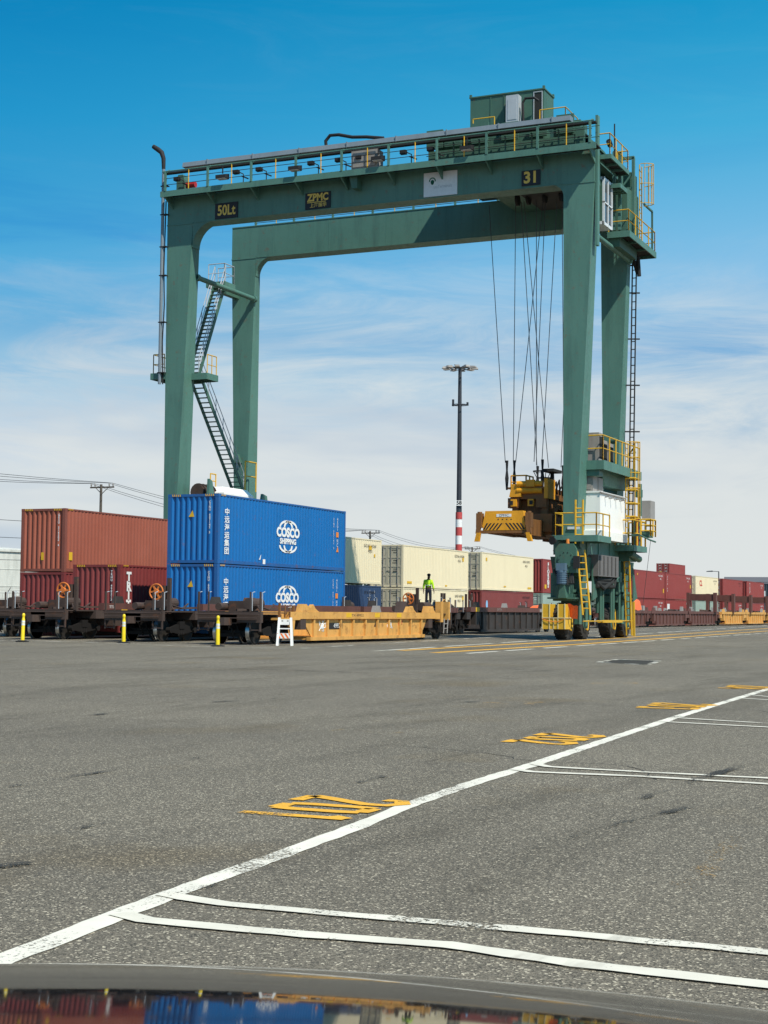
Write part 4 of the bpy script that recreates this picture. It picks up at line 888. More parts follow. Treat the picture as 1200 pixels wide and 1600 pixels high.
# -- the blue pair
BX, BY, BZ = 56.68, 32.9, .262
def cosco(label, z):
    t = container(label, BX, BY, z, M['c_blue'], M['c_blue_frame'], stripes=True, group='blue containers stacked two high')
    x, y = BX, BY
    def logo(m):
        cx, cz, yy = x+6.25, z+1.42, y+.009
        put_text(m, 'COSCO', .56, (cx, yy, cz+.14), XD, ZD, bold=.03, sx=1.12); put_text(m, 'SHIPPING', .33, (cx, yy, cz-.25), XD, ZD, bold=.015, sx=1.12)
        for s_ in (-1, 1):
            for w0, w1 in ((.86, .12), (.44, -.02)):
                for up_ in (1, -1):
                    n = 10; vs = []
                    for i in range(n+1):
                        u = i/n; px = s_*(w1+(w0-w1)*math.sin(u*math.pi/2)); pz = up_*(.37+.33*math.cos(u*math.pi/2))-(.06 if up_ < 0 else 0)
                        ww = .13+.05*math.sin(math.pi*u)
                        vs += [(cx+px, yy, cz+pz), (cx+px-s_*ww*(.35+.65*u), yy, cz+pz-up_*ww*(1-u)*.7)]
                    m.add(vs, [(2*i, 2*i+1, 2*i+3, 2*i+2) for i in range(n)])
    dec(t, 'emblem', M['decal'], logo)
    dec(t, 'lettering', M['decal'], lambda m: put_vertical(m, '中远海运集团', .31, (x+.74, y+.008, z+2.16), ZD, XD, .325, bold=.006, sx=1.35))
    dec(t, 'lettering', M['decal'], smalltext_v('CSNU 607142 5', .13, x+.025, y+.42, z+2.55, .105, True, .004))
    dec(t, 'lettering', M['decal'], lambda m: (put_vertical(m, 'CSNU 607142 5', .14, (x+10.9, y+.008, z+2.45), ZD, XD, .115), put_vertical(m, '45G1', .2, (x+11.3, y+.008, z+2.45), ZD, XD, .16), put_vertical(m, 'HC', .24, (x+11.3, y+.008, z+1.42), ZD, XD, .2, sx=.9)))
    dec(t, 'warning_label', M['decal_o'], lambda m: (m.box(x+11.16, x+11.42, y+.006, y+.01, z+1.6, z+1.84), tri(y+.008, x+11.3, z+1.0, .17)(m)))
    dec(t, 'warning_label', M['decal_y'], tri(x+.026, y+1.30, z+2.05, .17, True))
    return t
u1 = cosco('lower blue container with the globe emblem half hidden by the rail car', BZ)
u2 = cosco('upper blue container with its whole globe emblem, top of the blue stack', BZ+2.909)
dec(u2, 'label', M['decal'], lambda m: (m.add([(BX+3.55, BY+.008, BZ+3.18), (BX+3.68, BY+.008, BZ+3.36), (BX+3.75, BY+.008, BZ+3.42), (BX+3.68, BY+.008, BZ+3.2)], [(0, 1, 2, 3)]), m.box(BX+3.9, BX+4.12, BY+.004, BY+.008, BZ+2.93+.0+.08, BZ+3.22)))
# -- maroon container half hidden behind the blue pair
t = container('maroon container with tall white serif letters, shaded by the blue stack', 57.1, 37.9, .262, M['c_maroon'], stripes=True)
dec(t, 'lettering', M['decal'], lambda m: put_vertical(m, 'TRITON', .56, (57.78, 37.908, 2.62), ZD, XD, .40, bold=.03, sx=1.0))
dec(t, 'lettering', M['decal'], smalltext_v('TRHU 498213 6', .14, 57.12, 38.35, 2.85, .12, True, .004))
# -- the long row on the farthest track
T4 = 42.6
oX = 59.62
t = container('lower dark red container under the faded brick red one', oX, T4, .0, M['c_maroon'])
t = container('faded brick red container, top of the stack at the left end', oX, T4, 2.91, M['c_orange'], M['c_orange_frame'], stripes=True)
dec(t, 'label', M['decal_y'], lambda m: (m.box(oX+.018, oX+.022, T4+1.15, T4+1.3, 3.45, 3.8), m.box(oX+.35, oX+.62, T4+.002, T4+.006, 3.45, 3.82)))
dec(t, 'lettering', M['decal'], smalltext_v('GESU 516204 4', .14, oX+.02, T4+.36, 5.5, .115, True, .004))
def cream(x, z, label, front='door', labs=()):
    t = container(label, x, T4, z, M['c_cream'], front=front, doorcol=M['c_creamdoor'], group='cream containers on the far track')
    dec(t, 'label', M['decal_y'], lambda m: [m.box(x+a, x+a+w, T4+.003, T4+.008, z+b, z+b+h) for a, b, w, h in labs])
    return t
cream(82.5, 3.0, 'cream container above the navy one, its left end behind the blue stack', 'wall', ((10.2, 2.2, .45, .28), (11.0, 1.75, .2, .2), (.5, .25, .8, .16)))
t = container('navy container under the cream one, right of the blue stack', 82.5, T4, .0, M['c_navy'])
dec(t, 'lettering', M['decal'], lambda m: (smalltext_v('TGBU 733158 0', .15, 82.5+10.4, T4, 2.55, .14, False)(m), smalltext_v('22G1 HC', .2, 82.5+11.1, T4, 2.5, .25, False)(m)))
cream(98.28, 2.88, 'upper cream container with open-ended lock rods, above the worker', 'door', ((.7, .28, .8, .16), (11.0, 2.1, .3, .3), (7.6, .2, .4, .1)))
cream(98.28, -.04, 'lower cream container behind the worker in the yellow jacket', 'door', ((11.0, 2.1, .3, .35),))
cream(113.34, 2.95, 'upper cream container resting on a wine red one, left of the crane leg', 'door', ((.9, 2.25, .3, .25), (10.8, .25, .9, .14), (5, .3, .5, .1)))
t = container('wine red container with a blue oval badge under a cream one', 113.34, T4, .02, M['c_wine'])
dec(t, 'badge', M['decal_b'], lambda m: m.add([(114.5+.22*math.cos(a), T4+.004, 1.85+.33*math.sin(a)) for a in [k*.3927 for k in range(16)]], [tuple(range(16))]))
dec(t, 'lettering', M['decal'], smalltext_v('TCNU 482210 7', .15, 113.36, T4+.8, 2.6, .13, True))
t = container('red container with a white vertical name beside the crane leg', 128.0, T4, 2.93, M['c_red'])
dec(t, 'lettering', M['decal'], lambda m: (put_vertical(m, 'FLORENS', .46, (129.5, T4+.004, 5.35), ZD, XD, .30, bold=.02, sx=1.5), smalltext_v('FSCU 817730 2', .16, 128.02, T4+1.0, 5.45, .14, True)(m)))
dec(t, 'label', M['decal_y'], lambda m: (m.box(128.0-.004+.02, 128.02, T4+1.0, T4+1.25, 3.4, 3.65), m.box(128.5, 129.0, T4-.0, T4+.006, 3.3, 3.65)))
container('pale grey-green container under the red one by the crane leg', 128.0, T4, .0, M['c_pale'], front='door')
def reds(x, lab0, lab1, c0, c1, f='door', H0=2.86):
    a = container(lab0, x, T4, -.04, c0, front=f, H=H0); b = container(lab1, x, T4, 2.86, c1, front=f); return a, b
a, b = reds(157.6, 'lower red container right of the crane beside an orange tarpaulin', 'upper red container immediately right of the crane', M['c_red'], M['c_red'], 'wall')
dec(b, 'label', M['decal_y'], lambda m: (m.box(169.0, 169.45, T4-.0, T4+.005, 3.5, 3.95), m.box(158.4, 158.7, T4, T4+.005, 5.2, 5.4)))
a, b = reds(170.2, 'lower red container with a white rectangle near its corner', 'upper red container with white writing on its dark doors', M['c_red'], M['c_red'])
dec(a, 'label', M['decal'], lambda m: m.box(170.9, 172.0, T4, T4+.005, 1.55, 2.35))
dec(b, 'label', M['decal_y'], lambda m: m.box(181.6, 182.0, T4, T4+.005, 4.2, 4.6))
dec(b, 'lettering', M['decal'], smalltext_v('CAIU 80', .22, 171.0, T4, 5.3, .26, False, .01))
a, b = reds(184.5, 'grey-green container under the cream one behind the first portal frame', 'cream container with a red mark behind the first brown portal frame', M['c_pale'], M['c_cream'])
dec(b, 'mark', M['decal_r'], lambda m: put_text(m, 'CL', .9, (187.2, T4+.002, 4.9), XD, ZD, bold=.03, sx=1.3))
a, b = reds(199.5, 'lower red container behind the second portal frame', 'upper red container right of the cream one with the red mark', M['c_red'], M['c_red'])
a, b = reds(214.5, 'lower red container behind the third portal frame', 'upper red container below the street lamp', M['c_red'], M['c_red'], 'wall')
dec(b, 'lettering', M['decal'], smalltext_v('TEX', .5, 216.5, T4, 5.3, .5, False, .02))
a, b = reds(232.0, 'lower slate container at the right end of the row', 'slate grey container with a white square emblem', M['c_slate'], M['c_slate'], 'wall')
dec(b, 'emblem', M['decal'], lambda m: (m.box(231.99, 232.0, T4+.8, T4+1.6, 3.9, 4.7), m.box(231.99, 232, T4+1.0, T4+1.3, 5.0, 5.3), m.box(235, 237.2, T4-.004, T4+.004, 3.9, 4.8)))
a, b = reds(247.5, 'lower navy container at the far right edge', 'navy blue container at the far right edge of the row', M['c_navy'], M['c_navy'], 'wall')
dec(b, 'emblem', M['decal'], lambda m: m.box(250, 251.6, T4-.004, T4+.004, 4.4, 5.3))
for k in range(4):
    c_ = container(('bottom', 'second', 'third', 'topmost')[k]+' container of the red yard stack rising behind the train', 284.5, 70.5, 2.6*k, M['c_red'], H=2.59, front='door', group='red yard stack behind the train')
    if k == 3: dec(c_, 'label', M['decal_y'], lambda m: m.box(284.47, 284.49, 71.9, 72.5, 8.3, 8.9))

def codes(t, x, z, n, mat, seed):
    rnd = random.Random(seed)
    def draw(m):
        for k in range(n): put_text(m, ''.join(rnd.choice('ABCDEGHKLMTU') for _ in range(4))+' %06d' % rnd.randint(100000, 999999) if k == 0 else ('22G1', '45G1')[k % 2], .26, (x+10.4, T4-.004, z+2.45-.34*k), XD, ZD, sx=1.2)
    dec(t, 'lettering', mat, draw)
for o in [o for o in bpy.data.objects if o.get('category') == 'shipping container' and o.location.x > 82 and abs(o.location.y-T4) < .1]:
    codes(o, o.location.x, o.location.z, 2, M['decal_k'] if 'cream' in o['label'] else M['decal'], int(o.location.x*10+o.location.z))
# ------------------------------------------------------------ well cars
def wellcar(label, yc, x0, Lw, side, dark, zb=.16, zt=1.50, detail=2, ends=(3.2, 3.2), endmat=None, cat='rail car', group='articulated well cars', rib=1.18, wob=0.):
    """yc track centre, x0 start of the well; side = chord paint, dark = lower web paint"""
    yn, yf = yc-1.42, yc+1.42; endmat = endmat or dark
    t = thing('well_car', label, cat, (x0, yc, 0), group)
    for y, s_ in ((yn, 1), (yf, -1)):
        mb = MB(); a = lambda v: y+s_*v
        def bx(xa, xb, u, v, za, zc, m): mb.box(xa, xb, min(a(u), a(v)), max(a(u), a(v)), za, zc, m)
        bx(x0-1.0, x0+Lw+1.0, 0, .28, zt-.27, zt, 0)                                   # top chord
        mb.prism([(x0+.35, a(.12), zt-.27), (x0+Lw-.35, a(.12), zt-.27), (x0+Lw-.6, a(.12), zt-.62), (x0+Lw-1.0, a(.12), zb+.14), (x0+1.0, a(.12), zb+.14), (x0+.6, a(.12), zt-.62)], (0, s_*.05, 0), 1)
        bx(x0+.75, x0+Lw-.75, .02, .2, zb, zb+.14, 1)
        n = max(3, round((Lw-2.2)/rib))
        for i in range(n+1):
            x = x0+1.1+i*(Lw-2.2)/n
            mb.hexa([(x-.05, min(a(.03), a(.12)), zb+.14), (x+.07, min(a(.03), a(.12)), zb+.14), (x+.07, max(a(.03), a(.12)), zb+.14), (x-.05, max(a(.03), a(.12)), zb+.14), (x-.05, min(a(.03), a(.12)), zt-.27), (x+.07, min(a(.03), a(.12)), zt-.27), (x+.07, max(a(.03), a(.12)), zt-.27), (x-.05, max(a(.03), a(.12)), zt-.27)], 1 if side is not dark else 0)
        mb.build('side_wall', [side, dark], t)
    mb = MB(); mb.box(x0+.8, x0+Lw-.8, yn+.2, yf-.2, zb+.02, zb+.09)
    for k in range(5): x = x0+1+k*(Lw-2)/4; mb.box(x, x+.4, yn+.2, yf-.2, zb+.09, zb+.16)
    mb.build('well_floor', dark, t)
    for e, (xe, d_, le) in enumerate(((x0, -1, ends[0]), (x0+Lw, 1, ends[1]))):
        mb = MB(); X = lambda v: xe+d_*v
        def bx(u, v, ya, yb, za, zc, m=0): mb.box(min(X(u), X(v)), max(X(u), X(v)), ya, yb, za, zc, m)
        bx(-.3, le, yc-.35, yc+.35, .78, 1.12); bx(-.35, .12, yn+.02, yf-.02, .55, zt-.28); bx(.9, 1.5, yn+.05, yf-.05, .86, zt-.3)
        bx(le-.22, le, yn+.1, yf-.1, .82, 1.22); bx(.12, le-.22, yn+.15, yn+1.0, 1.16, 1.2); bx(.12, le-.22, yf-1.0, yf-.15, 1.16, 1.2); bx(le, le+.55, yc-.14, yc+.14, .72, 1.0)
        mb.build('end_platform', endmat, t)
        ax = X(le*.52)
        mb = MB()
        for s_ in (-1, 1):
            yy = yc+s_*1.02; mb.prism([(ax-1.0, yy-.05, .42), (ax-1.0, yy-.05, .52), (ax-.3, yy-.05, .68), (ax+.3, yy-.05, .68), (ax+1.0, yy-.05, .52), (ax+1.0, yy-.05, .42), (ax+.35, yy-.05, .32), (ax-.35, yy-.05, .32)], (0, .1, 0))
            for q in (-.16, .0, .16): mb.tube([(ax+q, yy, .28), (ax+q, yy, .66)], .07, 8)
            for q in (-.9, .9): mb.tube([(ax+q, yy-s_*.06, .46), (ax+q, yy+s_*.14, .46)], .12, 10)
        mb.box(ax-.2, ax+.2, yc-1.1, yc+1.1, .50, .80)
        mb.bar((ax-1.25, yc-.9, .35), (ax-1.25, yc+.9, .35), .12); mb.tube([(ax-1.3, yc-.2, .75), (ax-1.38, yc-.35, .45), (ax-1.3, yc-.5, .2)], .03, 6); mb.tube([(ax-1.3, yc+.1, .8), (ax-1.4, yc-.1, .5), (ax-1.3, yc-.1, .25)], .03, 6)
        bo = mb.build('bogie', M['bogie'], t)
        for q in (-.9, .9):
            for s_ in (-1, 1):
                w = MB(); yy = yc+s_*.7175
                w.lathe([(.10, -.09), (.16, -.09), (.30, -.03), (.38, -.06), (.455, -.07)], (ax+q, yy, .458), (0, s_, 0), 28, 0)
                w.lathe([(.455, -.07), (.458, .05), (.40, .075), (.30, .03), (.12, .06)], (ax+q, yy, .458), (0, s_, 0), 28, 0)
                w.lathe([(.4575, -.068), (.461, -.068), (.461, .052), (.4585, .052)], (ax+q, yy, .458), (0, s_, 0), 28, 1, closed=True)
                w.lathe([(.44, -.09), (.488, -.09), (.488, -.068), (.44, -.068)], (ax+q, yy, .458), (0, s_, 0), 28, 1, closed=True)
                w.build('wheel', [M['wheel'], M['tread']], bo, True)
            w = MB(); w.tube([(ax+q, yc-.66, .458), (ax+q, yc+.66, .458)], .09, 10); w.build('axle', M['wheel'], bo)
        if detail < 1: continue
        # guides, gear and handholds on the end
        for k, (gx, gy) in enumerate(((-.25, yn+.15), (-.25, yf-.15))):
            mb = MB(); mb.hexa([(X(gx)-.32, gy-.12, zt+.003), (X(gx)+.32, gy-.12, zt+.003), (X(gx)+.32, gy+.12, zt+.003), (X(gx)-.32, gy+.12, zt+.003), (X(gx)-.2, gy-.1, zt+.30), (X(gx)+.2, gy-.1, zt+.30), (X(gx)+.2, gy+.1, zt+.30), (X(gx)-.2, gy+.1, zt+.30)]); mb.build('corner_guide', M['grey'] if k else dark, t)
        mb = MB(); mb.tube([(X(1.35), yc-.3, 1.52), (X(2.25), yc-.3, 1.52)], .21, 14); mb.box(min(X(1.2), X(1.9)), max(X(1.2), X(1.9)), yc-.15, yc+.75, 1.2, 1.62); mb.tube([(X(1.0), yc+.9, 1.4), (X(2.4), yc+.9, 1.4)], .14, 12); mb.bar((X(.3), yn+.3, 1.35), (X(2.6), yc, 1.28), .08); mb.tube([(X(2.4), yc-.9, 1.25), (X(2.1), yc-.6, 1.45), (X(1.4), yc-.7, 1.3), (X(.8), yc-.6, 1.5)], .035, 6); mb.prism([(X(.5), yc+.2, 1.2), (X(1.2), yc+.2, 1.2), (X(.8), yc+.2, 1.75)], (0, .5, 0)); mb.build('brake_gear', M['car_end'], t)
        if detail > 1:
            for yy in (yn+.12, yf-.12):
                mb = MB(); mb.bar((X(le-.05), yy, .5), (X(le-.05), yy, 1.95), .06); mb.bar((X(le-.05), yy+(.42 if yy < yc else -.42), .5), (X(le-.05), yy+(.42 if yy < yc else -.42), 1.95), .05)
                for zz in (.55, .85, 1.15): mb.bar((X(le-.05), yy, zz), (X(le-.05), yy+(.42 if yy < yc else -.42), zz), .04)
                mb.build('ladder', M['car_end'], t)
            for yy in (yn+.08, yn+.5, yf-.1, yf-.5):
                mb = MB(); mb.tube([(X(le-.12), yy, 1.25), (X(le-.12), yy, 1.92), (X(le-.3), yy, 1.95)], .018, 6); mb.build('grab_iron', M['lgrey'], t)
            mb = MB(); mb.tube([(X(le+.1), yn+.1, 1.12), (X(le+.1), yf-.1, 1.12)], .025, 6); mb.tube([(X(le+.12), yn+.2, .98), (X(le+.12), yf-.2, .98)], .02, 6); mb.build('uncoupling_rod', M['car_end'], t)
    return t
def brake_wheel(t, x, y, z, lit):
    mb = MB(); r = .30
    mb.tube([(x, y+r*math.cos(a), z+r*math.sin(a)) for a in [k*math.pi/12 for k in range(25)]], .032, 8)
    mb.lathe([(.13, -.03), (.11, .05)], (x, y, z), (-1, 0, 0), 14)
    for k in range(6):
        a = k*math.pi/3; mb.bar((x, y+.08*math.cos(a), z+.08*math.sin(a)), (x, y+r*math.cos(a), z+r*math.sin(a)), .07, .03, 0, (1, 0, 0))
    w = mb.build('brake_wheel', lit, t, True)
    mb = MB(); mb.tube([(x, y, z), (x+.3, y, z)], .05, 8); mb.box(x+.25, x+.55, y-.2, y+.2, z-.3, z+.25); mb.bar((x+.4, y-.35, 1.2), (x+.4, y-.35, z+.55), .14); mb.build('brake_housing', M['car_end'], t)
    return w
c1 = wellcar('brown well car carrying the two blue containers', TR[1], 56.2, 13.0, M['car_brn'], M['car_shade'], ends=(3.9, 3.2), endmat=M['car_end'])
brake_wheel(c1, 53.0, 33.5, 1.95, M['brakewheel'])
c2 = wellcar('empty brown well car that the worker stands on, behind the ochre car', TR[1], 71.6, 10.6, M['car_brn'], M['car_shade'], detail=2)
brake_wheel(c2, 77.3, 33.2, 1.95, M['brakewheel'])
c3 = wellcar('dark brown well car with deep ribs painted shade-dark left of the crane wheels', TR[1], 86.2, 12.4, M['car_brn'], M['car_shade'], zb=.12, zt=1.56)
dec(c3, 'lettering', M['grey'], lambda m: (put_text(m, 'DTTX', .2, (90.0, TR[1]-1.424, 1.42), XD, ZD, sx=1.6), m.box(97.6, 98.3, TR[1]-1.425, TR[1]-1.421, 1.32, 1.5)))
dec(c3, 'label', M['decal_y'], lambda m: m.box(86.0, 86.6, TR[1]-1.425, TR[1]-1.421, 1.3, 1.55))
c4 = wellcar('dark red well car carrying the maroon container, ends left of the blue stack', TR[2], 56.6, 13.0, M['car_brn'], M['car_shade'], endmat=M['car_end'], ends=(3.6, 3.2))
dec(c4, 'label', M['decal_y'], lambda m: m.box(56.9, 57.35, TR[2]-1.425, TR[2]-1.421, 1.0, 1.24))
dec(c4, 'lettering', M['decal'], lambda m: (put_text(m, 'TTX', .16, (56.2, TR[2]-1.424, 1.34), XD, ZD, sx=1.4), put_text(m, '75 4', .14, (58.4, TR[2]-1.424, 1.25), XD, ZD, sx=1.4)))
brake_wheel(c4, 53.3, 38.1, 2.0, M['brakewheel'])
c5 = wellcar('sooty well car under the faded brick red container', TR[3], 59.2, 13.0, M['car_brn'], M['car_shade'], endmat=M['car_end'], ends=(3.4, 3.2))
# ochre car on the nearest track
y1 = TR[0]-1.42
ca = wellcar('empty ochre yellow well car on the nearest track', TR[0], 54.2, 13.0, M['car_yel'], M['car_yel'], zb=.12, zt=1.23, ends=(3.2, 2.6), endmat=M['car_end'])
dec(ca, 'lettering', M['decal_k'], lambda m: (put_text(m, '40', .55, (61.35, y1+.114, .68), XD, ZD, bold=.015, sx=.9), put_text(m, 'DTTX 49922', .13, (59.0, y1-.004, 1.10), XD, ZD, sx=2.2), m.box(56.75, 57.95, y1+.10, y1+.118, .56, .80), put_text(m, 'H2', .34, (65.0, y1+.114, .72), XD, ZD, sx=1.1)))
dec(ca, 'lettering', M['decal'], lambda m: put_text(m, '49922', .26, (57.5, y1+.094, .68), XD, ZD, sx=1.15))
def scrawl(m, x, z, w, h, seed, y, n=5):
    rnd = random.Random(seed)
    for k in range(n):
        p = [(x+rnd.uniform(-w, w), y, z+rnd.uniform(-h, h)) for _ in range(5)]
        q = []
        for i in range(len(p)-1):
            for s_ in range(4): q.append(tuple(Vector(p[i]).lerp(Vector(p[i+1]), s_/4)+Vector((rnd.uniform(-.03, .03), 0, rnd.uniform(-.03, .03)))))
        m.tube(q, .014, 4)
dec(ca, 'graffiti', M['decal'], lambda m: (scrawl(m, 56.2, .70, .35, .25, 3, y1+.115, 7), scrawl(m, 62.7, .70, .3, .22, 8, y1+.115, 5)))
dec(ca, 'graffiti', M['decal_r'], lambda m: (scrawl(m, 63.9, .70, .3, .18, 5, y1+.116, 2)))
dec(c1, 'graffiti', M['decal'], lambda m: (scrawl(m, 62.8, 1.36, .3, .11, 21, TR[1]-1.425, 2), scrawl(m, 64.2, 1.36, .45, .11, 22, TR[1]-1.425, 2)))
dec(ca, 'label', M['decal_y'], lambda m: [m.box(x, x+.5, y1-.005, y1-.001, 1.02, 1.2) for x in (58.1, 60.9, 63.2)])
for k, (x, w) in enumerate(((55.0, .7), (64.9, .55), (67.3, .45))):
    dec(ca, 'container_guide', M['car_yel'], lambda m: m.prism([(x-w, y1+.04, 1.235), (x+w, y1+.04, 1.235), (x+w*.55, y1+.04, 1.36), (x+w*.3, y1+.04, 1.52), (x-.05, y1+.04, 1.38), (x-w*.5, y1+.04, 1.5)], (0, .16, 0)))
dec(ca, 'ladder', M['spread_d'], lambda m: (m.ladder((53.0, y1+.02, .95), (53.0, y1+.02, 1.5), (.4, 0, 0), .025, .2), m.bar((52.5, y1+.1, 1.0), (52.5, y1+.1, 1.55), .07), m.bar((53.6, y1+.1, 1.0), (53.6, y1+.1, 1.45), .09)))
dec(ca, 'ladder', M['grey'], lambda m: m.ladder((68.9, y1+.02, .28), (69.0, y1+.02, .95), (.45, 0, 0), .03, .22))
dec(ca, 'end_post', M['car_yel'], lambda m: m.box(68.35, 68.6, y1+.0, y1+.3, .8, 1.75))
dec(ca, 'end_post', M['car_yel'], lambda m: m.box(69.3, 69.5, y1+.02, y1+.3, .9, 1.75))
dec(ca, 'hand_wheel', M['car_yel'], lambda m: (m.box(69.5, 70.3, y1+.3, y1+.7, .9, 1.2), m.tube([(69.9+.3*math.cos(a), y1+.5, 1.55+.3*math.sin(a)) for a in [k*.2618 for k in range(25)]], .03, 6)))
dec(ca, 'end_bracket', M['car_yel'], lambda m: (m.box(52.2, 54.0, y1-.01, y1+.3, .92, 1.0), m.prism([(53.0, y1+.0, .92), (53.6, y1+.0, .92), (53.5, y1, .35), (53.35, y1, .35)], (0, .08, 0))))
# the train on the third track right of the crane
for x0, L_, s_, d_, lab in ((131.5, 12.6, 'car_brn', 'car_brn', 'brown well car half hidden behind the crane wheels'), (146.3, 12.8, 'car_brn', 'car_brn', 'brown well car with pale ribs, first clear of the crane'),
                            (160.8, 12.6, 'car_brn', 'car_brn', 'brown well car below the first portal frame'), (177.0, 11.2, 'car_yel', 'car_yel', 'ochre well car below the street lamp'),
                            (190.0, 11.0, 'car_yel', 'car_yel', 'ochre well car second from the right edge'), (203.5, 12.0, 'car_yel', 'car_yel', 'ochre well car cut by the right edge')):
    cc = wellcar(lab, TR[2], x0, L_, M[s_], M[d_], detail=1, ends=(1.6, 1.6), rib=1.25, zt=1.55)
    dec(cc, 'corner_guide', M['grey'], lambda m: [m.hexa([(x-.4, TR[2]-1.3, 1.56), (x+.4, TR[2]-1.3, 1.56), (x+.4, TR[2]-1.1, 1.56), (x-.4, TR[2]-1.1, 1.56), (x-.3, TR[2]-1.3, 2.0), (x+.3, TR[2]-1.3, 2.0), (x+.3, TR[2]-1.1, 2.0), (x-.3, TR[2]-1.1, 2.0)]) for x in (x0+1.2, x0+L_-1.2)])
for k, (x, lab) in enumerate(((172.0, 'leftmost of the brown portal frames standing on the train'), (181.5, 'second portal frame, just left of the street lamp'), (191.5, 'third portal frame, in front of the slate container'), (202.0, 'fourth portal frame, cut by the right edge'))):
    t = thing('portal_frame', 'brown steel '+lab if k == 0 else 'brown '+lab, 'portal frame', (x, TR[2], 1.5), 'brown portal frames on the train'); yc = TR[2]
    mb = MB(); mb.box(x, x+.5, yc-1.5, yc+1.5, 2.75, 3.45); mb.build('crossbeam', M['car_brn'], t)
    for yy in (yc-1.62, yc+1.3): mb = MB(); mb.box(x-.1, x+.6, yy, yy+.32, 1.56, 3.6); mb.box(x-.3, x+.8, yy-.02, yy+.34, 1.5, 1.56); mb.build('post', M['car_brn'], t)
t = thing('tarpaulin_bundle', 'orange tarpaulin bundle on the brown car right of the crane ladder', 'tarpaulin', (140.5, TR[2]-1.1, 1.56))
mb = MB(); n = 8; vs = []
for i in range(n):
    for j in range(5):
        u, v = i/(n-1), j/4; vs.append((139.4+2.6*u, TR[2]-1.35+.25*math.sin(v*math.pi/2)+.8*max(0, v-.6), 1.57+1.0*math.sin(min(1, v*1.4)*math.pi/2)+.06*math.sin(u*9+v*4)))
mb.add(vs, [(i*5+j, i*5+j+1, i*5+j+6, i*5+j+5) for i in range(n-1) for j in range(4)]); mb.build('sheet', M['flag'], t, True)
t2 = thing('tarpaulin_bundle', 'orange tarpaulin bundle left of the yellow bumper, on the dark brown car', 'tarpaulin', (99.5, TR[1]-.6, 1.6))
mb = MB(); mb.hexa([(98.6, TR[1]-1.2, 1.58), (101.2, TR[1]-1.2, 1.4), (101.2, TR[1]-.4, 1.4), (98.6, TR[1]-.4, 1.58), (98.9, TR[1]-1.0, 1.72), (100.6, TR[1]-1.0, 1.82), (100.8, TR[1]-.5, 1.80), (98.9, TR[1]-.5, 1.72)]); mb.build('sheet', M['flag'], t2)
# ------------------------------------------------------------ posts, barricade, worker, masts, poles, tank
BP = [(spot(35, 1003), 'tilted yellow marker post at the left before the sooty rail car', R(9)), (spot(193, 1005), 'upright yellow marker post before the maroon container', 0), (spot(340, 1010), 'upright yellow marker post before the blue stack', 0)]
p0 = thing('marker_post', BP[0][1], 'marker post', BP[0][0], 'yellow marker posts along the white line')
o0 = BP[0][0]; sc = 1.0
mb = MB(); mb.lathe([(.26, 0), (.25, .03), (.1, .06)], o0, (0, 0, 1), 8); mb.build('base', M['black'], p0)
mb = MB(); mb.tube([o0+Vector((0, 0, z)) for z in (.04, .85, .88, .96, .98, 1.04, 1.08)], [.075, .062, .05, .05, .062, .055, .03], 14); po = mb.build('post', M['bollard'], p0, True)
for z in (.72, .86-.28+.04): mb = MB(); mb.tube([o0+Vector((0, 0, z)), o0+Vector((0, 0, z+.075))], .069, 14); mb.build('reflective_band', M['reflect'], po, True)
for loc, lab, tilt in BP[1:]:
    c_ = copy_tree(p0); c_.location = loc; c_['label'] = lab
for ch in kids(p0):
    if ch.name.startswith('post'): ch.rotation_euler = (0, R(0), 0)
p0.rotation_euler = (R(-3), R(6), 0)
# A-frame barricade
sp0 = spot(445, 1009); ah = math.atan2(sp0.y, sp0.x)
t = thing('barricade', 'white plastic folding barricade with an orange striped board', 'barricade', sp0)
fx = lambda a, f_, z: sp0+Vector((math.sin(YAW), -math.cos(YAW), 0))*a+Vector((math.cos(YAW), math.sin(YAW), 0))*f_+Vector((0, 0, z))
for s_ in (-1, 1):
    mb = MB()
    for a in (-.25, .25): mb.bar(fx(a*1.06, s_*.24, 0), fx(a*.84, s_*.02, 1.02), .085, .05, 0, (math.cos(YAW), math.sin(YAW), 0))
    mb.bar(fx(-.25, s_*.03, .86), fx(.25, s_*.03, .86), .04, .20); mb.bar(fx(-.25, s_*.1, .62), fx(.25, s_*.1, .62), .03, .04)
    lg = mb.build('leg_frame', M['plastic'], t)
    mb = MB(); mb.bar(fx(-.28, s_*.155, .36), fx(.28, s_*.155, .36), .03, .19); bd = mb.build('board', M['reflect'], lg)
    if s_ < 0:
        for k in range(4):
            a = -.25+.15*k; mb = MB(); f_ = -.155-.018
            mb.add([fx(max(-.278, a-.07), f_, .448), fx(max(-.278, min(.278, a+.0)), f_, .448), fx(min(.278, a+.11), f_, .272), fx(min(.278, a+.04), f_, .272)], [(0, 1, 2, 3)]); mb.build('stripe', M['orange'], lg)
        mb = MB()
        for a in (-.1, .1): mb.bar(fx(a-.03, -.052, .90), fx(a+.03, -.052, .90), .005, .03)
        mb.build('handle_slot', M['black'], lg)
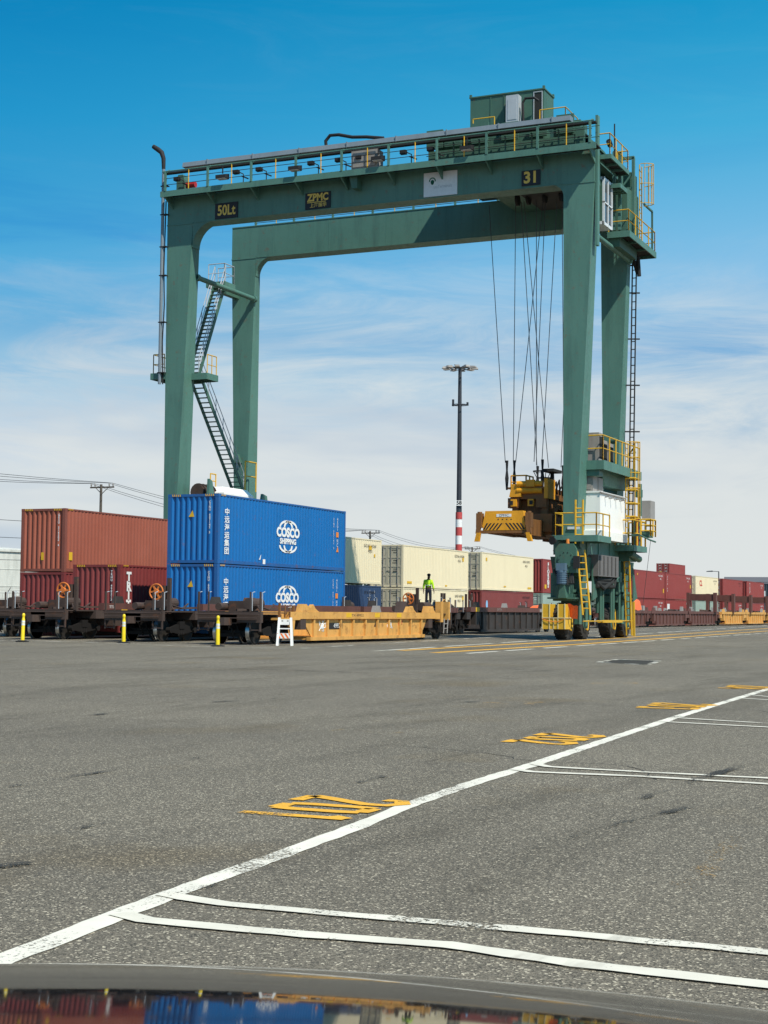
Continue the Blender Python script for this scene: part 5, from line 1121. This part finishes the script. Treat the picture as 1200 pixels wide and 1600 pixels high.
# worker, standing on the second track's car, head bowed, arms hanging slightly out
wp = Vector((82.0, 34.0, 1.62)); face = R(215)
t = thing('person', 'worker in a hi-vis yellow jacket and dark trousers standing on the train', 'person', wp)
fd = Vector((math.cos(face), math.sin(face), 0)); sd = Vector((-fd.y, fd.x, 0))     # facing, own left
pw = lambda s_, f_, z: wp+sd*s_+fd*f_+Vector((0, 0, z))
def skin(name, nodes, edges, mat, parent, sub=2):
    me = bpy.data.meshes.new(name); og = ORG[parent]
    me.from_pydata([Vector(n[0])-og for n in nodes], edges, []); ob = bpy.data.objects.new(name, me); COL.objects.link(ob)
    md = ob.modifiers.new('s', 'SKIN'); md.use_smooth_shade = True
    for i, n in enumerate(nodes):
        r = n[1] if isinstance(n[1], tuple) else (n[1], n[1]); ob.data.skin_vertices[0].data[i].radius = r
    ob.data.skin_vertices[0].data[0].use_root = True
    s2 = ob.modifiers.new('u', 'SUBSURF'); s2.levels = sub; s2.render_levels = sub
    dg = bpy.context.evaluated_depsgraph_get(); dg.update(); m2 = bpy.data.meshes.new_from_object(ob.evaluated_get(dg))
    bpy.data.objects.remove(ob); bpy.data.meshes.remove(me); m2.name = name; m2.materials.clear(); m2.materials.append(mat)
    m2.polygons.foreach_set('use_smooth', [True]*len(m2.polygons))
    o = bpy.data.objects.new(name, m2); COL.objects.link(o); o.parent = parent; ORG[o] = og
    return o
nodes = [(pw(0, 0, .92), .12), (pw(0, 0, 1.15), .125), (pw(0, .0, 1.36), .13), (pw(0, .03, 1.47), .055), (pw(0, .07, 1.55), .085), (pw(0, .10, 1.64), .085), (pw(0, .10, 1.69), .05)]
edges = [(0, 1), (1, 2), (2, 3), (3, 4), (4, 5), (5, 6)]
def chain(pts, start):
    k = len(nodes); nodes.extend(pts); edges.append((start, k)); edges.extend((k+i, k+i+1) for i in range(len(pts)-1)); return len(nodes)-1
for s_ in (-1, 1):
    h_ = chain([(pw(s_*.17, 0, 1.36), .06), (pw(s_*.25, .0, 1.10), .045), (pw(s_*.29, .06, .86), .034), (pw(s_*.30, .08, .80), .034), (pw(s_*.305, .09, .75), .032)], 2)
    for k, (dz, df) in enumerate(((.075, -.03), (.09, -.012), (.085, .008), (.065, .026))):
        chain([(pw(s_*.305, .09+df, .72), .010), (pw(s_*.30, .10+df, .72-dz*.6), .009), (pw(s_*.29, .11+df, .72-dz), .008)], h_)
    chain([(pw(s_*.29, .13, .76), .011), (pw(s_*.28, .15, .72), .009)], h_)
    chain([(pw(s_*.10, 0, .84), .085), (pw(s_*.11, .02, .48), .06), (pw(s_*.12, -.01, .10), .042), (pw(s_*.12, .12, .035), .035)], 0)
body = skin('body', nodes, edges, M['skin'], t, 1)
mb = MB(); mb.lathe([(.09, 0), (.108, .03), (.10, .08), (.06, .12), (.01, .13)], pw(0, .09, 1.655), (0, 0, 1), 14); mb.prism([pw(-.08, .17, 1.665), pw(.08, .17, 1.665), pw(.05, .27, 1.65), pw(-.05, .27, 1.65)], (0, 0, .015)); mb.build('cap', M['cap'], t, True)
nodes = [(pw(0, 0, .93), (.17, .13)), (pw(0, 0, 1.15), (.175, .135)), (pw(0, 0, 1.36), (.16, .13)), (pw(0, .02, 1.44), .08)]; edges = [(0, 1), (1, 2), (2, 3)]
for s_ in (-1, 1): chain([(pw(s_*.19, 0, 1.37), .085), (pw(s_*.265, .0, 1.10), .068), (pw(s_*.295, .055, .90), .055)], 2)
jk = skin('jacket', nodes, edges, M['hivis'], t, 1)
for s_ in (-1, 1):
    mb = MB(); mb.tube([pw(s_*.10, .145, 1.0), pw(s_*.10, .15, 1.2), pw(s_*.09, .12, 1.4)], .014, 6); mb.build('band', M['hivis_g'], jk)
mb = MB(); mb.tube([pw(.19*math.cos(a), .15*math.sin(a), 1.12) for a in [k*math.pi/8 for k in range(17)]], .022, 6); mb.build('band', M['reflect'], jk)
nodes = [(pw(0, 0, .90), (.15, .12)), (pw(0, 0, .96), (.15, .12))]; edges = [(0, 1)]
for s_ in (-1, 1): chain([(pw(s_*.10, 0, .80), .10), (pw(s_*.11, .02, .48), .085), (pw(s_*.12, -.01, .14), .075)], 0)
skin('trousers', nodes, edges, M['trouser'], t, 1)
for s_ in (-1, 1):
    mb = MB(); mb.tube([pw(s_*.12, -.04, .12), pw(s_*.12, -.02, .05), pw(s_*.12, .09, .045), pw(s_*.12, .19, .03)], [.058, .06, .052, .035], 10); mb.build('boot', M['black'], t, True)
mb = MB(); mb.box(81.3, 83.4, 33.0, 35.0, 1.56, 1.618); mb.box(81.4, 81.6, 33.1, 33.3, 1.0, 1.56); mb.box(83.0, 83.2, 33.1, 33.3, 1.0, 1.56); mb.build('end_deck', M['car_end'], c2)
for x in (80.9, 81.3, 84.6, 85.4):
    mb = MB(); mb.bar((x, 32.75, 1.4), (x, 32.75, 2.3), .11); mb.build('grab_iron', M['car_end'], c2)
# high lighting mast
MX, MY = 172.4, 67.7
t = thing('light_mast', 'tall dark lighting mast with red and white bands at its foot', 'light mast', (MX, MY, 0))
mb = MB(); mb.tube([(MX, MY, z) for z in (0, 14, 14.02, 30)], [.36, .33, .30, .20], 14); mb.build('pole', M['mast'], t, True)
for i, z in enumerate((6.1, 7.1, 8.1, 9.1, 10.1, 11.1, 12.0)):
    mb = MB(); mb.tube([(MX, MY, z), (MX, MY, z+(1.0 if i < 6 else .85))], .39, 16); mb.build('painted_band', M['mastred'] if i % 2 == 0 else M['mastwhite'], t, True)
nv = Vector((-math.cos(R(21.5)), -math.sin(R(21.5)), 0)); sv = Vector((-nv.y, nv.x, 0))*-1
mb = MB(); c_ = Vector((MX, MY, 13.6))+nv*.45; mb.prism([c_-sv*.42, c_+sv*.42, c_+sv*.42+Vector((0, 0, .62)), c_-sv*.42+Vector((0, 0, .62))], nv*.05); npl = mb.build('number_plate', M['mastwhite'], t)
mb = MB(); put_text(mb, '58', .62, Vector((MX, MY, 13.91))+nv*.51, Vector((math.sin(R(21.5)), -math.cos(R(21.5)), 0)), (0, 0, 1), bold=.02); mb.build('lettering', M['decal_k'], npl)
mb = MB(); mb.tube([(MX+.9*math.cos(a), MY+.9*math.sin(a), 25.5) for a in [k*math.pi/6 for k in range(13)]], .05, 6); mb.bar((MX-.9, MY, 25.5), (MX+.9, MY, 25.5), .08); mb.bar((MX, MY-1.0, 25.5), (MX, MY+1.0, 25.5), .08); mb.bar((MX-.6, MY+.6, 25.3), (MX-.6, MY+.6, 26.1), .2); mb.bar((MX+.2, MY-.9, 25.4), (MX+.2, MY-.9, 25.8), .2); mb.build('maintenance_ring', M['mast'], t)
mb = MB(); mb.tube([(MX+1.1*math.cos(a), MY+1.1*math.sin(a), 29.8) for a in [k*math.pi/8 for k in range(17)]], .06, 6)
for k in range(8):
    a = k*math.pi/4; mb.bar((MX+.2*math.cos(a), MY+.2*math.sin(a), 29.9), (MX+1.7*math.cos(a), MY+1.7*math.sin(a), 30.0), .10)
hd = mb.build('head_frame', M['mast'], t)
for k in range(10):
    a = k*math.pi/5+.2; mb = MB(); c_ = Vector((MX+1.75*math.cos(a), MY+1.75*math.sin(a), 29.75)); d_ = Vector((math.cos(a), math.sin(a), 0)); q = Vector((-d_.y, d_.x, 0))
    mb.hexa([c_-q*.28-d_*.4, c_+q*.28-d_*.4, c_+q*.28+d_*.4, c_-q*.28+d_*.4, c_-q*.18-d_*.3+Vector((0, 0, .3)), c_+q*.18-d_*.3+Vector((0, 0, .3)), c_+q*.18+d_*.3+Vector((0, 0, .22)), c_-q*.18+d_*.3+Vector((0, 0, .22))]); mb.build('floodlight', M['grey'], hd)
# utility poles with cross-arms and wires
def upole(x, y, h, label, arms=1):
    t = thing('utility_pole', label, 'utility pole', (x, y, 0), 'wooden utility poles behind the yard')
    mb = MB(); mb.tube([(x, y, 0), (x, y, h)], [.17, .11], 10); mb.build('pole', M['wood'], t, True)
    for k in range(arms):
        z = h-.25-k*1.5; mb = MB(); mb.bar((x+.15, y-1.25, z), (x+.15, y+1.25, z), .1, .13); mb.bar((x+.12, y-.7, z), (x+.1, y, z-.6), .05); mb.bar((x+.12, y+.7, z), (x+.1, y, z-.6), .05); ar = mb.build('crossarm', M['wood'], t)
        for yy in (-1.15, -.75, .75, 1.15): mb = MB(); mb.tube([(x+.15, y+yy, z+.05), (x+.15, y+yy, z+.22), (x+.15, y+yy, z+.36)], [.03, .075, .04], 8); mb.build('insulator', M['grey'], ar)
    return (x, y, h)
PL = [upole(117.5, 80.2, 12.2, 'wooden utility pole rising behind the brick red container'), upole(180.0, 82.6, 11.2, 'wooden utility pole behind the cream and navy containers'), upole(222.0, 85.0, 10.9, 'double-armed utility pole beside the mast foot', 2)]
PT = [(40, 78, 12.4)]+PL+[(290, 88, 10.9)]
for k, dy in enumerate((-1.15, -.75, .75, 1.15)):
    mb = MB(); q = []
    for a, b in zip(PT, PT[1:]):
        for i in range(14):
            s_ = i/14; q.append((a[0]+(b[0]-a[0])*s_, a[1]+(b[1]-a[1])*s_+dy, a[2]+(b[2]-a[2])*s_+.1-4*.9*s_*(1-s_)*(1+.25*k)))
    mb.tube(q, .02, 5); tag(mb.build('overhead_wire', M['wire']), ('nearest', 'second nearest', 'second farthest', 'farthest')[k]+' of the wires slung between the utility poles', 'wire', 'overhead wires')
for k, z in enumerate((8.6, 7.2, 5.4)):
    mb = MB(); q = []
    for a, b in zip(PT[:3], PT[1:3]):
        for i in range(14):
            s_ = i/14; q.append((a[0]+(b[0]-a[0])*s_, a[1]+(b[1]-a[1])*s_, z-4*.6*s_*(1-s_)))
    mb.tube(q, .022, 5); tag(mb.build('overhead_wire', M['wire']), ('upper', 'middle', 'lowest')[k]+' single wire left of the brick red container', 'wire', 'overhead wires')
# white tank and fence at the left edge
t = thing('storage_tank', 'stained white storage tank at the left edge behind the train', 'storage tank', (125.4, 104.3, 0))
mb = MB(); mb.lathe([(11.2, 0), (11.2, 6.45)], (125.4, 104.3, 0), (0, 0, 1), 64); mb.build('shell', M['concrete'], t, True)
mb = MB(); mb.lathe([(11.2, 6.47), (11.35, 6.47), (11.35, 6.68), (10.9, 6.8), (4, 7.3)], (125.4, 104.3, 0), (0, 0, 1), 64); mb.build('roof', M['concrete'], t)
mb = MB()
for z in (1.6, 3.2, 4.8): mb.lathe([(11.19, z), (11.23, z), (11.23, z+.06), (11.19, z+.06)], (125.4, 104.3, 0), (0, 0, 1), 64, closed=True)
mb.build('hoop', M['concrete'], t)
mb = MB(); mb.bar((119.0, 95.6, 6.8), (118.8, 96.4, 8.4), .16); mb.bar((118.9, 95.9, 7.2), (118.9, 95.6, 7.9), .12); mb.build('vent_pipe', M['grey'], t)
t = thing('fence', 'wire fence before the white tank at the left edge', 'fence', (105, 86, 0))
for k in range(9): mb = MB(); x = 98+2.6*k; mb.tube([(x, 84.5+.12*k, 0), (x, 84.5+.12*k, 2.5), (x-.1, 84.1+.12*k, 2.95)], .035, 6); mb.build('post', M['grey'], t)
mb = MB()
for z in (.2, .8, 1.4, 2.0, 2.45, 2.7, 2.9): mb.tube([(98, 84.5-(.3 if z > 2.5 else 0), z), (118.8, 85.46-(.3 if z > 2.5 else 0), z)], .012, 4)
for k in range(60): x = 98+.35*k; mb.tube([(x, 84.5+.016*k, .1), (x+.34, 84.52+.016*k, 2.45)], .006, 3); mb.tube([(x+.34, 84.5+.016*k, .1), (x, 84.52+.016*k, 2.45)], .006, 3)
mb.build('mesh', M['grey'], t)
t = thing('street_lamp', 'thin street lamp with one arm above the right hand containers', 'street lamp', (400, 86.5, 0))
mb = MB(); mb.tube([(400, 86.5, 0), (400, 86.5, 12.0)], [.2, .13], 8); mb.bar((400, 86.5, 11.95), (400, 88.3, 12.05), .14); po = mb.build('pole', M['mast'], t)
mb = MB(); mb.hexa([(399.6, 88.1, 11.9), (400.4, 88.1, 11.9), (400.4, 89.6, 11.9), (399.6, 89.6, 11.9), (399.7, 88.1, 12.2), (400.3, 88.1, 12.2), (400.3, 89.5, 12.1), (399.7, 89.5, 12.1)]); mb.build('lamp_head', M['mast'], t)
# ------------------------------------------------------------ the car whose bonnet closes the foreground
m, tt, p = new_mat('dark_car_paint'); cc_ = tt.nodes.new('ShaderNodeTexCoord').outputs['Object']
tt.links.new(_mix(tt, _range(tt, _noise(tt, cc_, 60, 3), .3, .7, 0, 1), (.008, .009, .010), (.014, .015, .017)), p.inputs['Base Color'])
tt.links.new(_range(tt, _noise(tt, cc_, 5, 5), .35, .75, .025, .06), p.inputs['Roughness']); p.inputs['Specular IOR Level'].default_value = .2
p.inputs['IOR'].default_value = 1.45
M['carpaint'] = m
car = thing('parked_car', 'glossy dark car whose bonnet fills the bottom of the view', 'car', (0, 0, 0))
F2, S2 = Vector((math.cos(YAW), math.sin(YAW), 0)), Vector((math.sin(YAW), -math.cos(YAW), 0))
cp = lambda d, s, z: F2*d+S2*(s-.28)+Vector((0, 0, z))
# bonnet profile: drop below the eye against distance ahead
prof = [(.55, .239)]
slope = lambda d: math.tan(R(5.0+max(0, d-.8)*3.6 if d < 1.30 else 6.8+(d-1.30)*12.2 if d < 1.8 else 12.9+(d-1.8)*70))
d_, h_ = .55, .239
while d_ < 2.45: h_ += slope(d_)*.025; d_ += .025; prof.append((d_, h_))
wid = lambda d: .80-.06*max(0, d-1.2)-.25*max(0, d-2.0)
ns = 24; vs = []
for d, h in prof:
    for k in range(ns+1):
        s = (k/ns*2-1)*wid(d); vs.append(cp(d-.10*(s/.8)**2*max(0, d-1.3), s, EYE-h-.072*s*s-.20*max(0, abs(s)-.72)))
mb = MB(); mb.add(vs, [(i*(ns+1)+k, i*(ns+1)+k+1, (i+1)*(ns+1)+k+1, (i+1)*(ns+1)+k) for i in range(len(prof)-1) for k in range(ns)]); hd = mb.build('bonnet', M['carpaint'], car, True)
md = hd.modifiers.new('thick', 'SOLIDIFY'); md.thickness = .02; md.offset = -1
zf = EYE-prof[-1][1]
mb = MB(); mb.hexa([cp(2.2, -.70, .3), cp(2.2, .70, .3), cp(2.48, .66, .3), cp(2.48, -.66, .3), cp(2.2, -.7, zf-.10), cp(2.2, .7, zf-.10), cp(2.5, .62, zf-.14), cp(2.5, -.62, zf-.14)]); mb.build('bumper', M['carpaint'], car)
for s_ in (-1, 1):
    mb = MB(); mb.hexa([cp(2.28, s_*.45, zf-.12), cp(2.28, s_*.72, zf-.1), cp(2.36, s_*.70, zf-.1), cp(2.47, s_*.45, zf-.12), cp(2.28, s_*.45, zf-.01), cp(2.2, s_*.71, zf+.02), cp(2.3, s_*.68, zf+.02), cp(2.40, s_*.45, zf-.02)]); mb.build('headlight', M['glass'], car)
    mb = MB(); poly = [(2.3, .35), (2.3, zf-.05), (1.9, .78), (1.3, .86), (.5, .90), (-1.4, .92), (-1.6, .35), (.85, .35), (.95, .55), (1.2, .68), (1.5, .68), (1.75, .55), (1.85, .35)]
    mb.prism([cp(d, s_*.79, z) for d, z in poly], S2*s_*.08); mb.build('wing', M['carpaint'], car)
    mb = MB(); mb.lathe([(.1, -.1), (.26, -.11), (.33, -.09), (.34, 0), (.33, .09), (.26, .11)], cp(1.35, s_*.74, .34), S2, 24); w_ = mb.build('wheel', M['tyre'], car, True)
    mb = MB(); mb.lathe([(.06, .12), (.2, .125), (.24, .115)], cp(1.35, s_*.74, .34), S2*s_, 16); mb.build('rim', M['steel'], w_)
mb = MB(); mb.hexa([cp(-1.5, -.78, .4), cp(.56, -.78, .4), cp(.56, .78, .4), cp(-1.5, .78, .4), cp(-1.5, -.78, .84), cp(.56, -.78, .84), cp(.56, .78, .84), cp(-1.5, .78, .84)]); mb.build('cabin_tub', M['black'], car)
